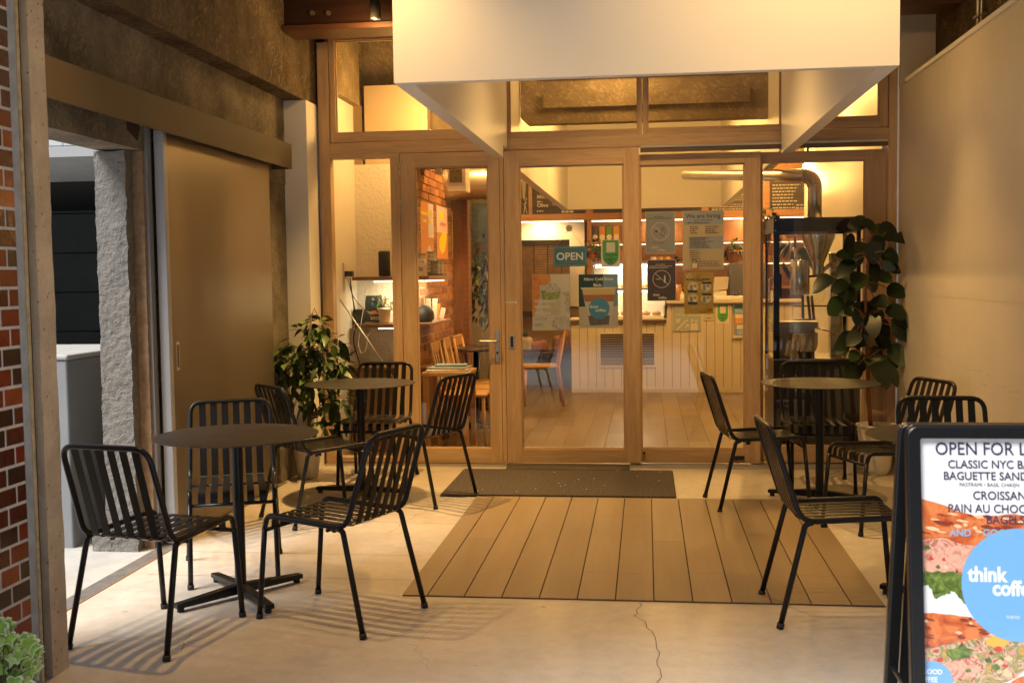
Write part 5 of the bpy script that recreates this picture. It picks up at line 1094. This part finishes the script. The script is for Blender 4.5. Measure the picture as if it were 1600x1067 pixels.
lb = MB(WHITEIN); lb.box(-1.9, -.90, YB+.31, YB+.33, 1.0, 2.26); tag(lb.build('lit_wall_panel'), 'pale lit wall panel under the chalkboards at left', 'wall')
bl = thing('bamboo_blind', 'dark brown slatted blind on the far wall behind the drink poster', 'blind', tuple(up(850, 435, YB)))
a, b = up(800, 376, YB+.05), up(891, 495, YB+.05)
c = MB(mat('blind slat', (.20, .12, .06), .6, var=.3, vs=8)); z = b.z+.09
while z < a.z-.08: c.box(a.x, b.x, YB+.05, YB+.056, z, z+.030); z += .036
c.build('slats', bl); c = MB(mat('blind dark', (.03, .022, .016), .7)); c.box(a.x, b.x, YB+.060, YB+.066, b.z, a.z); c.box(a.x, b.x, YB+.03, YB+.06, a.z-.08, a.z); c.box(a.x, b.x, YB+.03, YB+.06, b.z, b.z+.09)
for u in (.15, .38, .62, .86): x_ = a.x+(b.x-a.x)*u; c.box(x_-.007, x_+.007, YB+.044, YB+.05, b.z, a.z)
c.build('bars', bl)
# chalkboards
CHB = mat('chalkboard', (.055, .042, .032), .7, var=.25, vs=3); CHK = pm('chalk', (.60, .55, .46), .9)
cbg = thing('chalkboard_backing', 'orange wood backing that carries the chalk menu boards', 'backing', (0, YB, 2.4))
c = MB(ORANGEW); c.box(-2.2, 2.58, YB+.02, YB+.04, 2.362, 3.02); c.build('board', cbg)
def chalk(x0, x1, y0, y1, draw, label):
    n = Notice(x0, y0, x1, y1, YB-.0, CHB, .018); draw(n); return n.done('chalkboard', label, 'chalkboard', 'chalk menu boards')
def k1(n): n.ring(.82, .62, .08, .03, CHK).line((.82, .66), (.76, .8), .03, CHK).line((.76, .8), (.70, .95), .03, CHK).line((.80, .78), (.90, .95), .03, CHK).line((.70, .74), (.92, .70), .03, CHK)
def k2(n): n.txt('Mixed', .09, .58, .085, CHK, 'LEFT', .02).lines(.09, .24, .64, .1, 1, .03, CHK, 2).txt('Olive', .09, .78, .085, CHK, 'LEFT', .02).lines(.09, .22, .86, .1, 1, .03, CHK, 4).ring(.42, .70, .035, .012, CHK).lines(.55, .85, .88, .06, 1, .04, CHK, 5)
def k3(n): n.txt('pours', .55, .97, .10, CHK, 'LEFT', .02)
def k4(n): n.lines(.05, .9, .75, .06, 4, .022, CHK, 7).lines(.05, .95, .45, .06, 4, .022, CHK, 9).txt('Toasts & sandwiches', .1, .97, .06, CHK, 'LEFT', .01)
def k5(n):
    n.txt('more coffee.', .08, .17, .065, CHK, 'LEFT', .0, 1.1); n.lines(.05, .62, .25, .085, 8, .028, CHK, 3); n.lines(.62, .95, .25, .085, 3, .02, pm('dim chalk', (.3, .27, .24)), 4); n.lines(.5, .88, .78, .08, 3, .028, CHK, 6)
    for v in (.55, .62, .69): n.ring(.90, v, .03, .012, CHK)
def k6(n): n.lines(.12, .9, .13, .1, 1, .03, CHK, 2).txt('not coffee.', .25, .26, .07, CHK, 'LEFT', .0, 1.0); n.lines(.1, .95, .34, .075, 8, .028, CHK, 8)
chalk(800, 826, 268, 337.5, k1, 'narrow chalkboard with a small drawn figure at far left'); chalk(831, 915, 272, 337, k2, 'chalkboard reading Mixed and Olive over the lit strip'); chalk(926, 1096, 272, 337, k3, 'long chalkboard mostly hidden behind the white bulkhead'); chalk(1108, 1190, 275, 333, k4, 'chalkboard partly hidden by the bulkhead corner'); chalk(1203, 1285, 274, 332, k5, 'chalkboard headed more coffee at upper right'); chalk(1303, 1372, 274, 330, k6, 'chalkboard headed not coffee at the right edge')
# goods on the back bar
GW = [mat('bag charcoal', (.10, .095, .085), .5), mat('bag amber', (.62, .30, .04), .5), mat('bag green', (.12, .32, .06), .5), mat('bag ochre', (.66, .36, .05), .5)]
for i, x in enumerate((930, 941, 952, 963)):
    q = up(x, 377, YB+.08); c = MB(GW[i]); c.prism([(q.x-.042, YB+.07, zs[0]), (q.x+.042, YB+.07, zs[0]), (q.x+.042, YB+.07, zs[0]+.19), (q.x+.036, YB+.07, zs[0]+.23), (q.x-.036, YB+.07, zs[0]+.23), (q.x-.042, YB+.07, zs[0]+.19)], (0, .05, 0))
    c.use(CREAM).disc((q.x, zs[0]+.07), .038, YB+.0695); c.lathe([(.001, 0)], (0, 0, -9), 3) if 0 else None
    tag(c.build('coffee_bag'), ('charcoal coffee bag at the left of the top shelf', 'amber coffee bag second on the top shelf', 'green coffee bag third on the top shelf', 'ochre coffee bag right of the green one')[i], 'coffee bag', 'coffee bags on the top shelf')
for i, (x, mm, lab) in enumerate(((1021, CASEW, 'white mug at the left of the mug shelf'), (1032, mat('honey mug', (.60, .36, .10), .3), 'honey coloured mug left of centre on the mug shelf'), (1042, mat('honey mug', (.60, .36, .10), .3), 'honey coloured mug right of centre on the mug shelf'), (1058, mat('black mug', (.03, .03, .03), .3), 'black mug with grey mug on it at the right of the mug shelf'))):
    q = up(x, 409, YB+.08); c = MB(mm); c.lathe([(.034, 0), (.04, .006), (.042, .075), (.038, .075), (.036, .01)], (q.x, YB+.09, zs[1]), 16, cap=False); c.tube([(q.x+.042, YB+.09, zs[1]+.06), (q.x+.068, YB+.09, zs[1]+.05), (q.x+.066, YB+.09, zs[1]+.025), (q.x+.042, YB+.09, zs[1]+.015)], .006, 6)
    tag(c.build('mug'), lab, 'mug')
rnd = random.Random(44)
for i in range(16):
    x = (985, 1000, 1012, 1075, 1090, 1128, 1210, 1225, 1240, 1280, 1300, 1320, 930, 945, 958, 972)[i]; sh_ = (0, 0, 0, 0, 0, 1, 0, 0, 1, 0, 1, 0, 1, 1, 1, 1)[i]; q = up(x, 400, YB+.1); r = rnd.uniform(.03, .05); h = rnd.uniform(.11, .2)
    mm = rnd.choice((INOX, CASEW, mat('amber jar', (.42, .20, .05), .25), mat('green tin', (.10, .18, .07), .4), mat('kraft bag', (.42, .27, .13), .7), mat('dark bottle', (.06, .03, .02), .2)))
    c = MB(mm); c.lathe([(r*.9, 0), (r, .008), (r, h*.72), (r*.55, h*.86), (r*.55, h)], (q.x, YB+.1, zs[sh_]), 16)
    tag(c.build('jar'), 'small jar or canister standing on the %s of the back bar' % ('top shelf' if sh_ == 0 else 'middle shelf'), 'jar', 'jars on the %s of the back bar' % ('top shelf' if sh_ == 0 else 'middle shelf'))
q = up(1147, 408, YB-.3); ficus('shelf_plant', 'bushy green plant in a clay pot behind the second glass door', (q.x, YB-.25, zs[1]-.02), (.07, .09, .16, mat('clay pot', (.40, .16, .07), .7)), [(0, 0, .12), (0, 0, .2)], [(0, 0, .2, .11, 5), (-.05, 0, .1, .08, 3), (.06, 0, .12, .07, 2)], 120, .075, 55)
q = up(925, 392, 15.2); ficus('hanging_plant', 'light green trailing plant beside the blind', (q.x, 15.4, 1.70), (.05, .06, .1, mat('clay pot', (.40, .16, .07), .7)), [(0, 0, .08), (0, 0, .12)], [(0, 0, .16, .12, 5), (.1, 0, .05, .1, 3)], 90, .08, 56)
hs = MB(SHELFW); hs.box(q.x-.12, q.x+.12, 15.3, 15.5, 1.675, 1.699); hs.box(q.x+.0, q.x+.03, 15.5, 16.28, 1.65, 1.675); tag(hs.build('plant_bracket'), 'small wooden bracket shelf under the light green trailing plant', 'bracket')

# ================================================================== GLASS CABINET WITH THE ROASTER
YK = 8.68
a, b = up(1209, 341, YK), up(1345.5, 341, YK); zt_ = a.z; zm = up(1209, 563, YK).z; x0, x1 = a.x, b.x; y1 = YK+.62
gc = thing('glass_cabinet', 'tall black framed glass cabinet holding the steel roaster at right', 'cabinet', ((x0+x1)/2, YK+.3, 0))
FR = mat('black satin frame', (.010, .010, .010), .35, spec=.25)
c = MB(FR)
c.box(x0, x0+.045, YK, YK+.045, zm, zt_-.11); c.box(x1-.028, x1, YK, YK+.045, zm, zt_-.11); c.box(x0, x0+.03, y1-.03, y1, zm, zt_-.11); c.box(x1-.03, x1, y1-.03, y1, zm, zt_-.11); c.build('posts', gc, bevel=.002)
c = MB(FR); c.box(x0-.002, x1+.002, YK-.004, YK+.03, zt_-.11, zt_); c.box(x0-.002, x1+.002, y1-.03, y1, zt_-.11, zt_); c.box(x0-.002, x0+.028, YK+.03, y1-.03, zt_-.11, zt_); c.box(x1-.028, x1+.002, YK+.03, y1-.03, zt_-.11, zt_); c.build('top_frame', gc, bevel=.002)
c = MB(mat('cabinet dark base', (.022, .019, .017), .3)); c.box(x0, x1, YK, y1, .05, zm); c.build('base', gc, bevel=.004)
c = MB(INOX); c.box(x0, x1, YK-.002, y1, zm+.001, zm+.012); c.build('deck_plate', gc)
c = MB(INOX)
for xx in (x0+.012, x1-.012):
    for zz in (zt_-.02, zt_-.095): c.tube([(xx, YK-.007, zz), (xx, YK-.003, zz)], .006, 10)
c.build('screws', gc)
c = MB(INOX); q = up(1197, 470, YK); c.tube(fillet([(x0+.01, YK-.002, 1.43), (x0-.035, YK-.03, 1.43), (x0-.035, YK-.03, 1.24), (x0+.01, YK-.002, 1.24)], .02), .007, 8); c.use(FR); c.box(x0+.045, x0+.06, YK-.004, YK+.03, 1.28, 1.46); c.build('door_handle', gc)
c = MB(CLEAR); c.box(x0+.045, x1-.028, YK+.012, YK+.018, zm+.012, zt_-.11); c.box(x0+.005, x0+.010, YK+.045, y1-.03, zm+.012, zt_-.11); c.box(x1-.010, x1-.005, YK+.045, y1-.03, zm+.012, zt_-.11); c.build('panes', gc)
YR = YK+.30
rs = thing('coffee_roaster', 'stainless coffee roaster with funnel and glass globe inside the cabinet', 'roaster', (1.3, YR, zm))
def lat(m, pr, x, Y=YR, n=28, cap=False, name='part'):
    c = MB(m); q = up(x, 450, Y); c.lathe([((up(x+r, 450, Y).x-q.x), up(x, y, Y).z) for r, y in pr], (q.x, Y, 0), n, cap=cap); return c.build(name, rs)
lat(INOX, [(9, 430), (9, 412), (26, 372), (27, 350), (25, 350), (24, 371)], 1278, name='hopper')
lat(INOX, [(14, 460), (15, 459), (15, 408), (13, 406), (1, 406)], 1250, YR-.06, name='cylinder')
lat(INOX, [(18, 548), (18, 547), (21, 540), (21, 521), (22, 520), (20, 521), (19, 542)], 1257, YR-.12, name='drum')
lat(mat('drum foot', (.10, .075, .05), .35, metal=.6), [(13, 562), (13, 549), (17, 547)], 1257, YR-.12, name='drum_foot')
lat(CLEAR, [(6, 478), (14, 470), (18, 456), (16, 440), (9, 431)], 1272, YR-.02, name='glass_globe')
c = MB(INOX); q = up(1305, 450, YR+.05); c.box(q.x-.045, q.x+.05, YR, YR+.10, zm+.012, up(1305, 395, YR).z); c.build('mast', rs, bevel=.006)
c = MB(mat('dark steel band', (.10, .085, .07), .3, metal=.9)); a, b = up(1240, 478, YR), up(1300, 478, YR); c.tube([a, b], .006, 8)
for xx in (1254, 1262, 1268): p, q2 = up(xx, 462, YR-.06), up(xx+(4 if xx > 1260 else 1), 500, YR-.06); c.tube([p, q2], .011, 10)
p, q2 = up(1222, 412, YR), up(1245, 448, YR); c.tube([p, q2], .02, 12); c.tube([up(1246, 452, YR-.05), up(1250, 440, YR-.05), up(1262, 432, YR-.05), up(1290, 431, YR-.05)], .010, 10)
c.build('pipes', rs)
c = MB(INOX); p = up(1256, 499, YR-.05); c.lathe([(.075, p.z-.008), (.08, p.z), (.08, p.z+.006), (.03, p.z+.008)], (p.x, YR-.05, 0), 24); c.tube([up(1274, 512, YR-.1), up(1315, 523, YR-.1)], .006, 8); c.tube([up(1284, 425, YR), up(1298, 412, YR), up(1320, 416, YR)], .018, 12); c.build('fittings', rs)
c = MB(mat('cream roaster plate', (.55, .46, .30), .35)); a = up(1205, 502, YR+.08); b = up(1275, 512, YR+.08); c.box(a.x, b.x, YR-.05, YR+.2, b.z, a.z); c.box(a.x+.02, b.x-.02, YR, YR+.18, zm+.012, b.z-.001); c.build('plate', rs, bevel=.006)
c = MB(mat('kraft sheet', (.55, .40, .22), .7)); c.M = Matrix.Translation(up(1238, 548, YR-.2)) @ Matrix.Rotation(R(14), 4, 'Y'); c.box(-.045, .045, 0, .02, -.055, .07); c.M = None; tag(c.build('paper_bag', bevel=.004), 'small tilted paper bag beside the steel drum in the cabinet', 'bag')
# exhaust pipe over the cabinet
ex = thing('exhaust_pipe', 'brass toned steel exhaust pipe bending from the cabinet towards the left', 'pipe', tuple(up(1273, 335, YR)))
q = up(1273, 300, YR); z1 = up(1273, 274, YR).z; xe = up(1071, 274, YR).x
path = fillet([(q.x, YR, zt_-.12), (q.x, YR, z1), (q.x-.2, YR+.05, z1+.01), tuple(up(1071, 274, 11.8))], [0, .10, .12, 0], 12); c = MB(GALV); c.tube(path, [.056-.008*i/(len(path)-1) for i in range(len(path))], 24); c.build('pipe_run', ex)
c = MB(GALV)
for i in range(9):
    t = R(8+10*i); cx_, cz_ = q.x-.10, z1-.10; p = Vector((cx_+.10*cos(t), YR, cz_+.10*sin(t))); d_ = Vector((-sin(t), 0, cos(t))); c.tube([p-d_*.004, p+d_*.004], .0585, 24)
c.build('elbow_rings', ex)
# crate with plants left of the cabinet
cr_ = thing('wooden_crate', 'wooden crate with leafy vine between the doors and the glass cabinet', 'crate', tuple(up(1196, 372, 9.4)))
a, b = up(1184, 345, 9.4), up(1208, 378, 9.4)
for i, (y0, y1) in enumerate(((346, 360), (363, 376))):
    c = MB(ORANGEW); p, q2 = up(1184, y0, 9.4), up(1207, y1, 9.4); c.box(p.x, q2.x, 9.4, 9.41, q2.z, p.z); c.box(p.x, q2.x, 9.6, 9.61, q2.z, p.z); c.build('slat', cr_)
c = MB(ORANGEW); c.box(a.x, b.x, 9.41, 9.6, b.z-.01, b.z); c.box(a.x+.02, a.x+.05, 9.45, 9.55, -.0, b.z-.01); c.build('stand', cr_)
q = up(1196, 345, 9.5); ficus('leafy_vine', 'bright green vine spilling from the wooden crate', (q.x, 9.5, b.z), None, [(0, 0, 0), (0, 0, .15)], [(-.0, 0, .22, .08, 3), (.08, 0, .21, .06, 2)], 26, .11, 61)
q = up(1243, 365, 9.45); ficus('leafy_vine', 'bright green vine behind the cabinet glass', (q.x, 9.48, b.z-.05), None, [(0, 0, 0), (0, 0, .1)], [(0, 0, .08, .12, 3), (.02, 0, -.05, .10, 2)], 30, .12, 62)

# ================================================================== LAMPS INSIDE THE SHOP
def ceiling_lamp(loc, power, label, vis=False):
    t = thing('ceiling_lamp', label, 'lamp', loc, 0, 'round lamps under the shop ceiling')
    c = MB(LAMPHEAD); c.lathe([(.06, .05), (.06, .11), (.012, .12), (.012, 3.6-loc[2])], loc, 20, cap=False); c.build('socket', t)
    c = MB(emit('warm bulb', (1., .74, .42), 16)); c.lathe([(.004, -.055), (.035, -.045), (.055, -.01), (.05, .03), (.03, .05)], loc, 20); c.build('bulb', t)
    lamp('bulb_light', 'POINT', (loc[0], loc[1], loc[2]-.14), power, WARMI, t, radius=.12)
q = up(1262, 262, 12.0)
ceiling_lamp((q.x, 12.0, q.z), 105, 'lit round lamp visible above the exhaust pipe')
ceiling_lamp((-1.62, 10.3, 3.35), 115, 'round lamp over the interior brick wall tables')
ceiling_lamp((0., 10.6, 3.25), 60, 'round lamp inside the bulkhead near the doors')
ceiling_lamp((-.1, 12.2, 3.25), 72, 'round lamp inside the bulkhead near the counter')
ceiling_lamp((1.45, 14.9, 3.2), 90, 'round lamp over the right end of the counter')
ceiling_lamp((-1.7, 14.2, 3.2), 70, 'round lamp over the bench beyond the partition')
ceiling_lamp((-1.75, 8.85, 2.95), 37, 'unseen added lamp brightening the left bay behind the transom window')  # added out of view to brighten the stucco and brick in the left bay
ceiling_lamp((-.2, 8.82, 3.42), 18, 'unseen added lamp lighting the concrete beam behind the middle transom')  # added out of view to light the face of the concrete beam
ceiling_lamp((1.42, 9.9, 3.2), 26, 'round lamp behind the glass cabinet')
#INSERT
